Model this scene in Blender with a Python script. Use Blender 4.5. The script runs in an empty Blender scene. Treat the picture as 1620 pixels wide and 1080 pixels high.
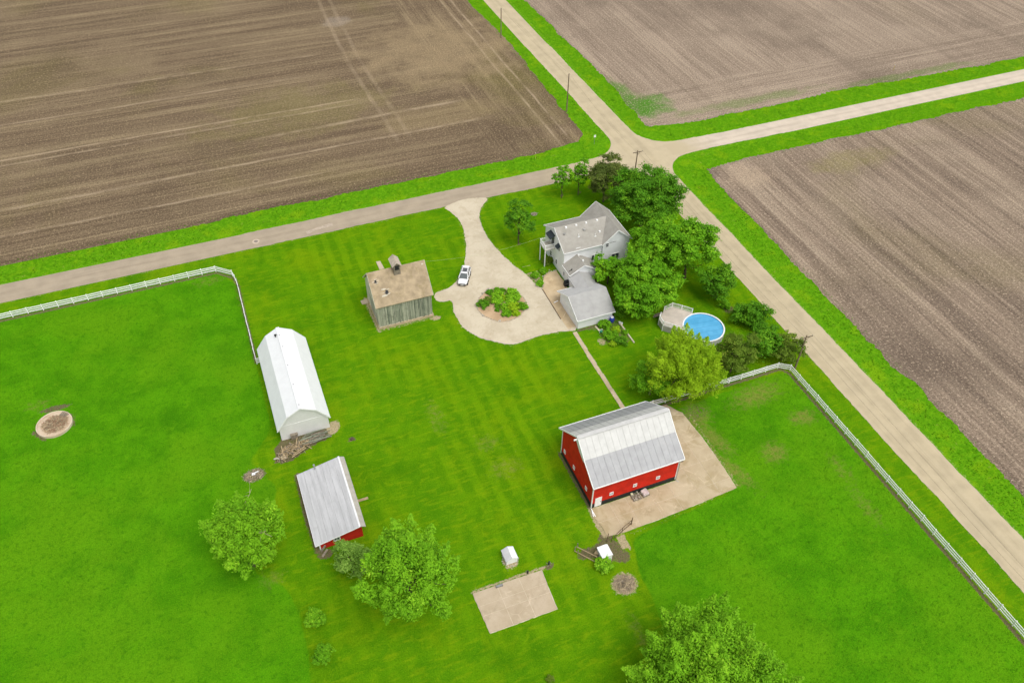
import bpy, bmesh, math, random
import numpy as np
from mathutils import Vector, Matrix

R_ = math.radians
sc = bpy.context.scene
# ------------------------------------------------------------------ camera
PITCH, YAW, ROLL, FOC = R_(44.42), R_(22.38), R_(1.054), 1306.9
CAM = np.array([0.0, 0.0, 100.0])
_f = np.array([math.sin(YAW)*math.cos(PITCH), math.cos(YAW)*math.cos(PITCH), -math.sin(PITCH)])
_r0 = np.array([math.cos(YAW), -math.sin(YAW), 0.0]); _u0 = np.cross(_r0, _f)
_r = _r0*math.cos(ROLL)+_u0*math.sin(ROLL); _u = -_r0*math.sin(ROLL)+_u0*math.cos(ROLL)
cam_d = bpy.data.cameras.new('camera'); cam = bpy.data.objects.new('camera', cam_d)
sc.collection.objects.link(cam)
cam.matrix_world = Matrix(((_r[0], _u[0], -_f[0], 0), (_r[1], _u[1], -_f[1], 0), (_r[2], _u[2], -_f[2], 100), (0, 0, 0, 1)))
cam_d.sensor_width = 36; cam_d.lens = FOC*36/1620; cam_d.clip_start = 0.5; cam_d.clip_end = 8000
sc.camera = cam
sc.cycles.max_bounces = 5; sc.cycles.diffuse_bounces = 3; sc.cycles.glossy_bounces = 2; sc.cycles.transmission_bounces = 2
# ------------------------------------------------------------------ sky and sun (bright overcast)
SUN_EL, SUN_AZ = R_(62), R_(160)          # azimuth from +Y towards +X
w = bpy.data.worlds.new('World'); sc.world = w; w.use_nodes = True
nt = w.node_tree; nt.nodes.clear()
sky = nt.nodes.new('ShaderNodeTexSky'); sky.sky_type = 'NISHITA'; sky.sun_disc = False
sky.sun_elevation = SUN_EL; sky.sun_rotation = SUN_AZ; sky.dust_density = 4.0; sky.air_density = 1.2
hsv = nt.nodes.new('ShaderNodeHueSaturation'); hsv.inputs['Saturation'].default_value = 0.22
bg = nt.nodes.new('ShaderNodeBackground'); bg.inputs['Strength'].default_value = 0.15
wo = nt.nodes.new('ShaderNodeOutputWorld')
nt.links.new(sky.outputs[0], hsv.inputs['Color']); nt.links.new(hsv.outputs[0], bg.inputs['Color']); nt.links.new(bg.outputs[0], wo.inputs['Surface'])
sl = bpy.data.lights.new('sun', 'SUN'); sl.energy = 0.95; sl.angle = R_(42); sl.color = (1.0, 0.965, 0.90)
so = bpy.data.objects.new('sun', sl); sc.collection.objects.link(so)
sdir = Vector((math.sin(SUN_AZ)*math.cos(SUN_EL), math.cos(SUN_AZ)*math.cos(SUN_EL), math.sin(SUN_EL)))
so.rotation_euler = (-sdir).to_track_quat('-Z', 'Y').to_euler(); so.location = (0, 150, 120)
sc.view_settings.view_transform = 'Standard'; sc.view_settings.look = 'None'
sc.view_settings.exposure = 0.34; sc.view_settings.gamma = 1.0; sc.view_settings.use_curve_mapping = False

# ------------------------------------------------------------------ survey of the place
# the photograph was measured like an aerial survey: these turn a measured point into metres on the
# ground plane (or on a level, or on a wall plane whose position is known)
def _ray(px, py):
    d = _f*FOC+_r*(px-810)-_u*(py-540); return d/np.linalg.norm(d)
def g(px, py, z=0.0):
    d = _ray(px, py); p = CAM+d*((z-100)/d[2]); return (float(p[0]), float(p[1]), float(z))
def gx(px, py, x):
    d = _ray(px, py); p = CAM+d*(x/d[0]); return tuple(map(float, p))
def gy(px, py, y):
    d = _ray(px, py); p = CAM+d*(y/d[1]); return tuple(map(float, p))
def zz(ox, oy, s):
    return lambda x, y: (ox+x/s, oy+y/s)

rnd = random.Random(7)
# ------------------------------------------------------------------ helpers
COL = sc.collection
ORG = {}
def tag(o, label, cat, group=None):
    o['label'] = label; o['category'] = cat
    if group: o['group'] = group
    return o
def thing(name, label, cat, loc, group=None):
    o = bpy.data.objects.new(name, None); COL.objects.link(o); o.location = loc; o.empty_display_size = 0.3
    ORG[o.name] = np.array(loc, float); return tag(o, label, cat, group)
def link(name, me, loc, parent=None, rot=(0, 0, 0), scale=(1, 1, 1)):
    o = bpy.data.objects.new(name, me); COL.objects.link(o)
    loc = np.array(loc, float); ORG[o.name] = loc
    if parent is not None:
        o.parent = parent; o.location = loc-ORG[parent.name]
    else: o.location = loc
    o.rotation_euler = rot; o.scale = scale
    return o
class MB:
    def __init__(s): s.v = []; s.f = []
    def add(s, vs, fs):
        n = len(s.v); s.v += [tuple(map(float, p)) for p in vs]; s.f += [tuple(i+n for i in f) for f in fs]; return s
    def box(s, x0, x1, y0, y1, z0, z1):
        return s.add([(x0,y0,z0),(x1,y0,z0),(x1,y1,z0),(x0,y1,z0),(x0,y0,z1),(x1,y0,z1),(x1,y1,z1),(x0,y1,z1)],
                     [(3,2,1,0),(4,5,6,7),(0,1,5,4),(1,2,6,5),(2,3,7,6),(3,0,4,7)])
    def prism(s, pts, off):
        n = len(pts); a = [np.array(p, float) for p in pts]; o = np.array(off, float)
        fs = [tuple(range(n)), tuple(range(2*n-1, n-1, -1))]+[(i, i+n, (i+1) % n+n, (i+1) % n) for i in range(n)]
        return s.add(a+[p+o for p in a], fs)
    def poly(s, pts): return s.add(pts, [tuple(range(len(pts)))])
    def bar(s, p0, p1, wd, ht, up=(0, 0, 1)):
        a = np.array(p0, float); b = np.array(p1, float); d = b-a; d /= np.linalg.norm(d)
        u = np.array(up, float)
        if abs(d@u) > .98: u = np.array((1., 0, 0))
        sd = np.cross(d, u); sd /= np.linalg.norm(sd); u = np.cross(sd, d)
        vs = []
        for q in (a, b):
            for i, j in ((-1, -1), (1, -1), (1, 1), (-1, 1)): vs.append(q+sd*i*wd/2+u*j*ht/2)
        return s.add(vs, [(0,1,2,3),(7,6,5,4),(0,4,5,1),(1,5,6,2),(2,6,7,3),(3,7,4,0)])
    def tube(s, p0, p1, r0, r1=None, n=8, cap=True):
        r1 = r0 if r1 is None else r1
        a = np.array(p0, float); b = np.array(p1, float); d = b-a; d /= np.linalg.norm(d)
        u = np.array((0, 0, 1.)) if abs(d[2]) < .9 else np.array((1., 0, 0))
        e1 = np.cross(d, u); e1 /= np.linalg.norm(e1); e2 = np.cross(d, e1)
        vs = [a+(e1*math.cos(2*math.pi*i/n)+e2*math.sin(2*math.pi*i/n))*r0 for i in range(n)]
        vs += [b+(e1*math.cos(2*math.pi*i/n)+e2*math.sin(2*math.pi*i/n))*r1 for i in range(n)]
        fs = [(i, (i+1) % n, (i+1) % n+n, i+n) for i in range(n)]
        if cap: fs += [tuple(range(n-1, -1, -1)), tuple(range(n, 2*n))]
        return s.add(vs, fs)
    def mesh(s, name, m, org=(0, 0, 0), smooth=False, fixn=True):
        me = bpy.data.meshes.new(name); o = np.array(org, float)
        me.from_pydata([tuple(np.array(p)-o) for p in s.v], [], s.f)
        if fixn:
            bm = bmesh.new(); bm.from_mesh(me); bmesh.ops.recalc_face_normals(bm, faces=bm.faces); bm.to_mesh(me); bm.free()
        if smooth:
            for p in me.polygons: p.use_smooth = True
        if m: me.materials.append(m)
        return me
    def build(s, name, m, parent=None, org=None, smooth=False, bevel=0, fixn=True):
        if org is None:
            if parent is not None: org = ORG[parent.name]
            else:
                a = np.array(s.v); org = ((a[:, 0].min()+a[:, 0].max())/2, (a[:, 1].min()+a[:, 1].max())/2, a[:, 2].min())
        o = link(name, s.mesh(name, m, org, smooth, fixn), org, parent)
        if bevel:
            b = o.modifiers.new('bevel', 'BEVEL'); b.width = bevel; b.segments = 2; b.limit_method = 'ANGLE'
        return o
def struct(o): o['kind'] = 'structure'; return o

# ------------------------------------------------------------------ material helpers
class NT:
    def __init__(s, name):
        s.cache = {}; s.m = bpy.data.materials.new(name); s.m.use_nodes = True; s.t = s.m.node_tree; s.t.nodes.clear()
        s.out = s.n('ShaderNodeOutputMaterial'); s.b = s.n('ShaderNodeBsdfPrincipled'); s.t.links.new(s.b.outputs[0], s.out.inputs[0])
        s.b.inputs['Roughness'].default_value = .9; s.b.inputs['Specular IOR Level'].default_value = .25
        s.co = s.n('ShaderNodeTexCoord'); s.geo = s.n('ShaderNodeNewGeometry')
        s.pos = s.geo.outputs['Position']
    def n(s, t): return s.t.nodes.new(t)
    def set(s, sock, v):
        if isinstance(v, bpy.types.NodeSocket): s.t.links.new(v, sock)
        elif isinstance(v, (tuple, list)) and sock.type == 'RGBA': sock.default_value = tuple(v)[:3]+(1,)
        else: sock.default_value = v
    def noise(s, scale, detail=4, rough=.55, vec=None, stretch=None, dist=0.0):
        key = (scale, detail, rough, stretch, dist) if vec is None else None
        if key and key in s.cache: return s.cache[key]
        vec = vec or s.pos
        if stretch:
            mp = s.n('ShaderNodeMapping'); s.set(mp.inputs[0], vec); mp.inputs['Scale'].default_value = stretch; vec = mp.outputs[0]
        t = s.n('ShaderNodeTexNoise'); s.set(t.inputs['Vector'], vec); t.inputs['Scale'].default_value = scale
        t.inputs['Detail'].default_value = detail; t.inputs['Roughness'].default_value = rough; t.inputs['Distortion'].default_value = dist
        if key: s.cache[key] = t.outputs[0]
        return t.outputs[0]
    def voro(s, scale, vec=None, feat='F1', out='Color'):
        t = s.n('ShaderNodeTexVoronoi'); t.feature = feat; s.set(t.inputs['Vector'], vec or s.pos); t.inputs['Scale'].default_value = scale
        return t.outputs[out]
    def rng(s, v, a, b, c=0.0, d=1.0, smooth=True):
        t = s.n('ShaderNodeMapRange'); t.interpolation_type = 'SMOOTHSTEP' if smooth else 'LINEAR'
        s.set(t.inputs[0], v)
        for i, q in zip((1, 2, 3, 4), (a, b, c, d)): s.set(t.inputs[i], q)
        return t.outputs[0]
    def math(s, op, a, b=0.0):
        t = s.n('ShaderNodeMath'); t.operation = op; s.set(t.inputs[0], a); s.set(t.inputs[1], b); return t.outputs[0]
    def mix(s, f, a, b, mode='MIX'):
        t = s.n('ShaderNodeMix'); t.data_type = 'RGBA'; t.blend_type = mode
        s.set(t.inputs['Factor'], f); s.set(t.inputs[6], a); s.set(t.inputs[7], b); return t.outputs[2]
    def attr(s, name):
        t = s.n('ShaderNodeAttribute'); t.attribute_name = name; return t.outputs['Fac']
    def sep(s, v=None):
        t = s.n('ShaderNodeSeparateXYZ'); s.set(t.inputs[0], v or s.pos); return t.outputs
    def bump(s, h, strength=.5, dist=.05):
        t = s.n('ShaderNodeBump'); s.set(t.inputs['Height'], h); t.inputs['Strength'].default_value = strength; t.inputs['Distance'].default_value = dist
        s.t.links.new(t.outputs[0], s.b.inputs['Normal'])
    def rand(s): return s.n('ShaderNodeObjectInfo').outputs['Random']
    def col(s, c): s.set(s.b.inputs['Base Color'], c)
MATS = {}
def plain(name, c, rough=.8, spec=.25, var=.18, vs=1.5, fine=14, metal=0, dirt=None, bump=.15, orand=0.0):
    if name in MATS: return MATS[name]
    t = NT(name); a = tuple(q*(1-var) for q in c); b = tuple(min(1, q*(1+var)) for q in c)
    k = t.mix(t.rng(t.noise(vs, 5), .3, .7), a, b)
    k = t.mix(t.rng(t.noise(fine, 3), .35, .7, 0, var*1.2), k, tuple(q*.7 for q in c))
    if dirt: k = t.mix(t.rng(t.noise(.55, 6, .65), .5, .78, 0, dirt[1]), k, dirt[0])
    if orand: k = t.mix(t.math('MULTIPLY', t.rand(), orand), k, tuple(q*.55 for q in c))
    t.col(k); t.b.inputs['Roughness'].default_value = rough; t.b.inputs['Specular IOR Level'].default_value = spec; t.b.inputs['Metallic'].default_value = metal
    if bump: t.bump(t.noise(fine, 4), bump, .03)
    MATS[name] = t.m; return t.m

# grass: lawn / pasture / worn / bare soil are told apart by masks stored on the ground sheet
def grass_mat():
    t = NT('grass'); x = t.sep()
    n1 = t.noise(.045, 5, .6); n2 = t.noise(.22, 5, .6); n3 = t.noise(1.3, 5, .65); n4 = t.noise(4.5, 3, .75); n5 = t.noise(1.0, 4, .6, stretch=(.35, 1.6, 1))
    lawn = t.mix(t.rng(n2, .36, .66), (.072, .212, .003), (.112, .262, .003))
    lawn = t.mix(t.rng(n1, .42, .70, 0, .6), lawn, (.160, .300, .003))
    # mowing: passes bend the grass one way, then the other
    def passes(c, width, ofs):
        wv = t.math('SINE', t.math('MULTIPLY', t.math('ADD', c, t.math('MULTIPLY', t.noise(.12, 2), ofs)), math.pi/width)); return t.rng(wv, -.6, .6)
    mow = t.math('ADD', t.math('MULTIPLY', passes(x[0], 1.35, 1.6), t.rng(n1, .40, .54, .14, .55)), t.math('MULTIPLY', passes(x[1], 1.5, 1.6), t.rng(n1, .52, .40, .05, .34)))
    lawn = t.mix(t.math('MULTIPLY', mow, t.rng(n1, .3, .62, .35, 1.0)), lawn, (.046, .165, .002))
    lawn = t.mix(t.rng(n5, .50, .66, 0, .6), lawn, (.175, .285, .004)); lawn = t.mix(t.rng(t.noise(.09, 4, .65, dist=.3), .50, .66, 0, .6), lawn, (.165, .275, .003)); lawn = t.mix(t.rng(t.noise(.075, 4, .65), .52, .68, 0, .55), lawn, (.040, .150, .002)); lawn = t.mix(t.rng(t.noise(.55, 4, .7, dist=.5), .54, .70, 0, .55), lawn, (.175, .30, .004)); lawn = t.mix(t.rng(t.noise(.33, 4, .65), .54, .70, 0, .5), lawn, (.040, .155, .002))
    past = t.mix(t.rng(n2, .34, .66), (.050, .205, .003), (.080, .275, .004))
    past = t.mix(t.rng(t.noise(.085, 4, .65), .52, .68, 0, .6), past, (.033, .155, .003)); past = t.mix(t.rng(n1, .43, .62, 0, .75), past, (.105, .275, .005))
    past = t.mix(t.rng(n3, .50, .68, 0, .6), past, (.034, .155, .003)); past = t.mix(t.rng(t.noise(.6, 4, .7, dist=.4), .54, .70, 0, .5), past, (.110, .300, .006))
    m_p = t.rng(t.math('ADD', t.attr('pasture'), t.math('MULTIPLY', t.math('SUBTRACT', n3, .5), .35)), .38, .62)
    c = t.mix(m_p, lawn, past)
    verge = t.mix(t.rng(n3, .4, .65), (.082, .255, .005), (.128, .325, .007))
    verge = t.mix(t.rng(n2, .50, .66, 0, .6), verge, (.19, .35, .006)); verge = t.mix(t.rng(t.noise(.5, 4, .7), .52, .66, 0, .5), verge, (.055, .215, .003)); verge = t.mix(t.rng(t.noise(.9, 4, .75, dist=.5), .60, .72, 0, .6), verge, (.27, .31, .05))
    c = t.mix(t.rng(t.attr('verge'), .35, .65), c, verge)
    worn = t.mix(n4, (.20, .225, .03), (.27, .20, .075))
    c = t.mix(t.rng(t.math('ADD', t.attr('worn'), t.math('MULTIPLY', t.math('SUBTRACT', n3, .5), 1.1)), .45, 1.0, 0, .75), c, worn)
    soil = t.mix(n4, (.075, .058, .035), (.21, .155, .10)); soil = t.mix(t.rng(n3, .55, .7, 0, .6), soil, (.09, .11, .02))
    soil2 = t.mix(n4, (.32, .25, .15), (.50, .40, .26))
    c = t.mix(t.rng(t.math('ADD', t.attr('soil'), t.math('MULTIPLY', t.math('SUBTRACT', t.noise(2.6, 4, .75), .5), 1.9)), .42, .75), c, soil)
    c = t.mix(t.rng(t.math('ADD', t.attr('sand'), t.math('MULTIPLY', t.math('SUBTRACT', t.noise(2.6, 4, .75), .5), 1.9)), .42, .75), c, soil2)
    c = t.mix(t.rng(n4, .34, .56, .40, 0), c, (.028, .115, .002)); c = t.mix(t.rng(t.noise(8, 2, .7), .52, .70, 0, .40), c, (.20, .38, .012))
    c = t.mix(1.0, c, (1.0, .985, 1.0), 'MULTIPLY')
    t.col(c); t.b.inputs['Roughness'].default_value = 1.0; t.b.inputs['Specular IOR Level'].default_value = .0
    t.bump(t.math('ADD', t.math('MULTIPLY', n4, .6), t.math('MULTIPLY', n3, 1.2)), .55, .25)
    return t.m
M_GRASS = grass_mat()

def field_mat(name, dark, mid, light, head_x=None, head_y=None, rows='x', flip=1, green=.3, patch=None, broad=.24):
    t = NT(name); x = t.sep()
    def streak(along, k=1.0):
        st = (.012, .42, 1) if along == 'x' else (.42, .012, 1); st2 = (.03, 1.5, 1) if along == 'x' else (1.5, .03, 1); st3 = (.09, 1.0, 1) if along == 'x' else (1.0, .09, 1)
        a = t.noise(1.0, 5, .62, stretch=st); b = t.noise(1.0, 4, .6, stretch=st2); e = t.noise(1.0, 4, .6, stretch=st3)
        cc = x[1] if along == 'x' else x[0]
        row = t.math('SINE', t.math('MULTIPLY', t.math('ADD', cc, t.math('MULTIPLY', t.noise(.25, 2), .5)), 2*math.pi/.95))
        r = t.math('ADD', t.math('ADD', t.math('MULTIPLY', a, .95), t.math('MULTIPLY', b, .45)), t.math('MULTIPLY', e, .35))
        return t.math('ADD', r, t.math('MULTIPLY', row, .038))
    s1 = streak(rows)
    wob = t.math('MULTIPLY', t.math('SUBTRACT', t.noise(.08, 4), .5), 9.0)
    if head_x is not None:
        s2 = streak('y' if rows == 'x' else 'x')
        hf = t.rng(t.math('ADD', x[0], wob), head_x-2, head_x+2) if flip > 0 else t.rng(t.math('ADD', x[0], wob), head_x+2, head_x-2)
        tm = t.n('ShaderNodeMix'); t.set(tm.inputs[0], hf); t.set(tm.inputs[2], s1); t.set(tm.inputs[3], s2); s1 = tm.outputs[0]
    if head_y is not None:
        s2 = streak('x'); hf = t.rng(t.math('ADD', x[1], wob), head_y+2, head_y-2) if flip > 0 else t.rng(t.math('ADD', x[1], wob), head_y-2, head_y+2)
        tm = t.n('ShaderNodeMix'); t.set(tm.inputs[0], hf); t.set(tm.inputs[2], s1); t.set(tm.inputs[3], s2); s1 = tm.outputs[0]
    c = t.mix(t.rng(s1, .66, .90), dark, mid)
    c = t.mix(t.rng(s1, .86, 1.06, 0, .8), c, light)
    bs = t.noise(1.0, 5, .68, stretch=(.17, .007, 1) if rows == 'y' else (.007, .17, 1)); c = t.mix(t.rng(bs, .50, .70, 0, broad), c, light); c = t.mix(t.rng(bs, .50, .34, 0, broad*1.15), c, tuple(q*.72 for q in dark))
    big = t.noise(.022, 5, .6)
    c = t.mix(t.rng(big, .48, .72, 0, .75), c, tuple(q*.72 for q in dark))
    c = t.mix(t.rng(t.noise(.03, 4, .55), .52, .75, 0, .5), c, light)
    c = t.mix(t.rng(t.noise(.018, 5, .6, dist=.4), .52, .72, 0, green), c, (.165, .15, .03))
    for (px, py, rx, ry, k, colr) in (patch or []):
        dx = t.math('DIVIDE', t.math('SUBTRACT', x[0], px), rx); dy = t.math('DIVIDE', t.math('SUBTRACT', x[1], py), ry)
        d = t.math('ADD', t.math('ADD', t.math('MULTIPLY', dx, dx), t.math('MULTIPLY', dy, dy)), t.math('MULTIPLY', t.math('SUBTRACT', t.noise(.13, 5, .72), .5), 3.6))
        c = t.mix(t.rng(d, 1.15, -.1, 0, k), c, colr)
    cl = t.noise(3.6, 4, .75)
    c = t.mix(t.rng(cl, .34, .58, .72, 0), c, tuple(q*.38 for q in dark))
    c = t.mix(t.rng(t.noise(2.2, 3, .75), .53, .68, 0, .62), c, tuple(min(1, q*1.35) for q in light))
    t.col(c); t.b.inputs['Specular IOR Level'].default_value = .1
    t.bump(cl, .8, .2)
    return t.m, t, x

def road_mat(name, base, axis, centre, light, cracks=.5, blend=None):
    t = NT(name); x = t.sep(); cc = x[0] if axis == 'y' else x[1]
    st = (3, .05, 1) if axis == 'y' else (.05, 3, 1)
    c = t.mix(t.rng(t.noise(.35, 5), .3, .7), tuple(q*.9 for q in base), tuple(q*1.08 for q in base))
    off = t.math('ABSOLUTE', t.math('ADD', t.math('SUBTRACT', cc, centre), t.math('MULTIPLY', t.math('SUBTRACT', t.noise(.05, 2), .5), .8)))
    c = t.mix(t.rng(t.math('ABSOLUTE', t.math('SUBTRACT', off, .95)), .6, .0, 0, .38), c, light)
    c = t.mix(t.math('MULTIPLY', t.rng(off, .34, .04), t.rng(t.noise(.11, 4), .42, .62, .0, .4)), c, tuple(q*.66 for q in base))
    c = t.mix(t.rng(t.noise(1.0, 5, .6, stretch=st), .52, .74, 0, cracks), c, tuple(q*.68 for q in base))
    c = t.mix(t.rng(off, 2.35, 2.9, 0, .35), c, tuple(q*1.08 for q in light))
    if blend: c = t.mix(t.rng(t.math('ADD', x[0], t.math('MULTIPLY', t.noise(.4, 4), 8)), blend[0]+4, blend[1]+4), c, blend[2])
    c = t.mix(t.rng(t.noise(10, 3, .7), .5, .75, 0, .25), c, tuple(q*.6 for q in base))
    t.col(c); t.bump(t.noise(9, 4, .7), .3, .04); t.b.inputs['Specular IOR Level'].default_value = .15
    return t.m

def gravel_mat(name, a, b, dark):
    t = NT(name)
    c = t.mix(t.rng(t.noise(.3, 6, .6), .36, .62), a, b)
    c = t.mix(t.rng(t.noise(.55, 5, .7, dist=1.5), .52, .68, 0, .55), c, dark)
    c = t.mix(t.rng(t.noise(1.6, 4, .7), .54, .68, 0, .3), c, tuple(min(1, q*1.15) for q in b))
    c = t.mix(t.rng(t.noise(9, 3, .8), .5, .72, 0, .28), c, tuple(q*.6 for q in dark))
    t.col(c); t.bump(t.noise(10, 4, .75), .35, .05); t.b.inputs['Specular IOR Level'].default_value = .12
    return t.m

def concrete_mat(name, a, b, stain):
    t = NT(name)
    c = t.mix(t.rng(t.noise(.45, 6, .6), .3, .7), a, b)
    c = t.mix(t.math('MULTIPLY', t.rand(), .35), c, stain)
    c = t.mix(t.rng(t.noise(.35, 6, .65, dist=.8), .48, .64, 0, .75), c, stain); c = t.mix(t.rng(t.noise(.22, 5, .7), .54, .68, 0, .5), c, tuple(q*.8 for q in stain)); c = t.mix(t.rng(t.noise(.5, 5, .7, dist=.6), .56, .70, 0, .6), c, tuple(min(1, q*1.15) for q in b))
    v = t.voro(.32, vec=None, feat='DISTANCE_TO_EDGE', out='Distance')
    v2 = t.math('ADD', v, t.math('MULTIPLY', t.math('SUBTRACT', t.noise(1.2, 4), .5), .12))
    c = t.mix(t.math('MULTIPLY', t.rng(t.math('ABSOLUTE', v2), .022, .004), t.rng(t.noise(.2, 3), .52, .66, 0, .6)), c, tuple(min(1, q*1.25) for q in b))
    c = t.mix(t.rng(t.noise(8, 4, .7), .5, .75, 0, .25), c, tuple(q*.6 for q in stain))
    t.col(c); t.bump(t.noise(12, 4, .7), .2, .03); t.b.inputs['Specular IOR Level'].default_value = .15
    return t.m

def stripes_mat(name, base, axis, period, depth=.3, var=.15, rough=.8, dirt=None, dark=.75, spec=.25, orand=0.0):
    """siding, corrugation or shingle courses: fine relief along one axis"""
    t = NT(name); x = t.sep(); cc = x[{'x': 0, 'y': 1, 'z': 2}[axis]]
    fr = t.math('FRACT', t.math('DIVIDE', cc, period))
    c = t.mix(t.rng(t.noise(.9, 6, .6), .3, .7), tuple(q*(1-var) for q in base), tuple(min(1, q*(1+var)) for q in base))
    c = t.mix(t.rng(fr, .86, .97, 0, depth), c, tuple(q*dark*.6 for q in base))
    if dirt: c = t.mix(t.rng(t.noise(.5, 6, .68, dist=.6), .48, .76, 0, dirt[1]), c, dirt[0])
    if orand: c = t.mix(t.math('MULTIPLY', t.rand(), orand), c, tuple(q*.6 for q in base))
    c = t.mix(t.rng(t.noise(7, 4, .7), .48, .75, 0, var), c, tuple(q*.55 for q in base))
    t.col(c); t.b.inputs['Roughness'].default_value = rough; t.b.inputs['Specular IOR Level'].default_value = spec
    t.bump(fr, .35, .04)
    return t.m

def leaf_mat(name, a, b, hi, trans=.25, upn=False):
    t = NT(name); k = t.attr('tint')
    c = t.mix(k, a, b); c = t.mix(t.rng(k, .72, 1.0, 0, .8), c, hi)
    t.col(c); t.b.inputs['Roughness'].default_value = .65; t.b.inputs['Specular IOR Level'].default_value = .12
    if upn: t.b.inputs['Specular IOR Level'].default_value = 0; cb = t.n('ShaderNodeCombineXYZ'); cb.inputs[2].default_value = 1.0; t.t.links.new(cb.outputs[0], t.b.inputs['Normal'])
    tr = t.n('ShaderNodeBsdfTranslucent'); t.set(tr.inputs[0], c); mx = t.n('ShaderNodeMixShader'); mx.inputs[0].default_value = trans
    t.t.links.new(t.b.outputs[0], mx.inputs[1]); t.t.links.new(tr.outputs[0], mx.inputs[2]); t.t.links.new(mx.outputs[0], t.out.inputs[0])
    return t.m

def glass_mat(name, c, rough=.12):
    t = NT(name); t.col(c); t.b.inputs['Roughness'].default_value = rough; t.b.inputs['Specular IOR Level'].default_value = .6; return t.m

M_WHITE = plain('white_paint', (.80, .80, .79), .55, .3, .05, 1.2, 10, bump=.05)
M_TRIM = plain('white_trim', (.82, .82, .80), .5, .3, .04, 2, 12, bump=.04)
M_VINYL = plain('white_vinyl', (.84, .84, .82), .45, .35, .04, 2, 9, bump=.03)
M_GLASS = glass_mat('window_glass', (.045, .055, .06))
M_DARK = plain('black_paint', (.018, .019, .02), .6, .3, .3, 2)
M_WOOD = plain('grey_weathered_wood', (.27, .23, .175), .9, .1, .3, 3, 20, orand=.5)
M_WOODT = plain('tan_board', (.42, .32, .19), .9, .1, .22, 3, 20, orand=.35)
M_BARK = plain('bark', (.115, .085, .06), .95, .1, .35, 2, 12, bump=.5)
M_POLE = plain('utility_pole_wood', (.20, .15, .10), .9, .1, .25, 2, 14)
M_METAL = plain('galvanised_steel', (.42, .42, .42), .4, .5, .1, 2, 12, metal=.5)
M_STONE = plain('pale_stone', (.47, .42, .34), .9, .2, .3, 2, 9, orand=.7)
M_RUST = plain('rusty_pipe', (.13, .085, .055), .8, .2, .3, 4, 20)

# ------------------------------------------------------------------ setting: ground sheet with masks
def axis_pts(lo, hi, a, b, fine, coarse):
    p = [-4000, -2500, -1500, -900, -600, -400]
    p = [q for q in p if q < lo-60]; p += list(np.arange(lo, a, coarse)); p += list(np.arange(a, b, fine)); p += list(np.arange(b, hi+.1, coarse)); p += [q for q in (400, 600, 900, 1500, 2500, 4000) if q > hi+60]
    return np.array(p, float)
GX = axis_pts(-90, 270, -50, 100, .42, 3.0); GY = axis_pts(-30, 320, 12, 152, .42, 3.0)
XX, YY = np.meshgrid(GX, GY)
def seg_d(ax, ay, bx, by):
    dx, dy = bx-ax, by-ay; L = dx*dx+dy*dy+1e-9
    t = np.clip(((XX-ax)*dx+(YY-ay)*dy)/L, 0, 1); return np.hypot(XX-ax-t*dx, YY-ay-t*dy)
def smooth(d, a, b): t = np.clip((d-a)/(b-a), 0, 1); return t*t*(3-2*t)
def inpoly(P):
    c = np.zeros(XX.shape, bool); n = len(P); j = n-1
    for i in range(n):
        xi, yi = P[i][:2]; xj, yj = P[j][:2]
        if yi != yj: c ^= ((yi > YY) != (yj > YY)) & (XX < (xj-xi)*(YY-yi)/(yj-yi)+xi)
        j = i
    return c
def pline(P, wd, soft=.5):
    d = np.full(XX.shape, 1e9)
    for a, b in zip(P[:-1], P[1:]): d = np.minimum(d, seg_d(a[0], a[1], b[0], b[1]))
    return 1-smooth(d, wd-soft, wd+soft)
def ell(c, rx, ry, soft=.35, rot=0.0):
    dx = XX-c[0]; dy = YY-c[1]; u = dx*math.cos(rot)+dy*math.sin(rot); v = -dx*math.sin(rot)+dy*math.cos(rot)
    return 1-smooth(np.hypot(u/rx, v/ry), 1-soft, 1+soft)
past_w = [g(-60, 512), g(0, 507), g(110, 482), g(340, 431), g(374, 450), g(380, 480), g(405, 572), g(428, 680), g(395, 730), g(440, 770), g(400, 905), g(450, 925), g(472, 965), g(482, 1010), g(496, 1090), g(500, 1140), (-60, 30), (-140, 30), (-140, 131)]
past_e = [g(1068, 648), g(1235, 588), g(1252, 592), g(1400, 768), g(1640, 1045), g(1700, 1150), g(1070, 1150), g(1052, 1000), g(1036, 955), g(1010, 900), g(1000, 850), g(1040, 832), g(1165, 775), g(1130, 730)]
pasture = np.maximum(inpoly(past_w), inpoly(past_e)).astype(float)
verge = np.zeros(XX.shape)
verge[(YY > 141.5) & (YY < 150) & (XX < 86)] = 1; verge[(YY > 141.5) & (YY < 150) & (XX > 90)] = 1
verge[(YY > 128) & (YY < 137) & (XX > 90)] = 1; verge[(XX > 91) & (XX < 99)] = 1; verge[(XX > 78) & (XX < 85.2) & (YY > 142)] = 1
verge[(YY > 150) & (XX > 99)] = 1; verge[(XX > 99) & (YY < 128)] = 1
def jitter(A, it=1):
    for _ in range(it): A = (A+np.roll(A, 1, 0)+np.roll(A, -1, 0)+np.roll(A, 1, 1)+np.roll(A, -1, 1))/5
    return A
pasture = jitter(pasture, 6)
soil = np.zeros(XX.shape); sand = np.zeros(XX.shape); worn = np.zeros(XX.shape)
def mx(A, B, k=1.0): np.maximum(A, B*k, out=A)
FL = [(-62.0, 131.3), (-6.2, 131.5), (-3.3, 128.6)]
mx(soil, pline([(-62, 130.95), (-6.2, 131.15), (-3.3, 128.4), (-3.0, 126.2), (-3.05, 105.0)], .34, .3), .95)
mx(soil, pline([(53, 72.1), (78.6, 72.1), (79.4, 70.8), (79.5, 5)], .36, .3), .95)
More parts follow.
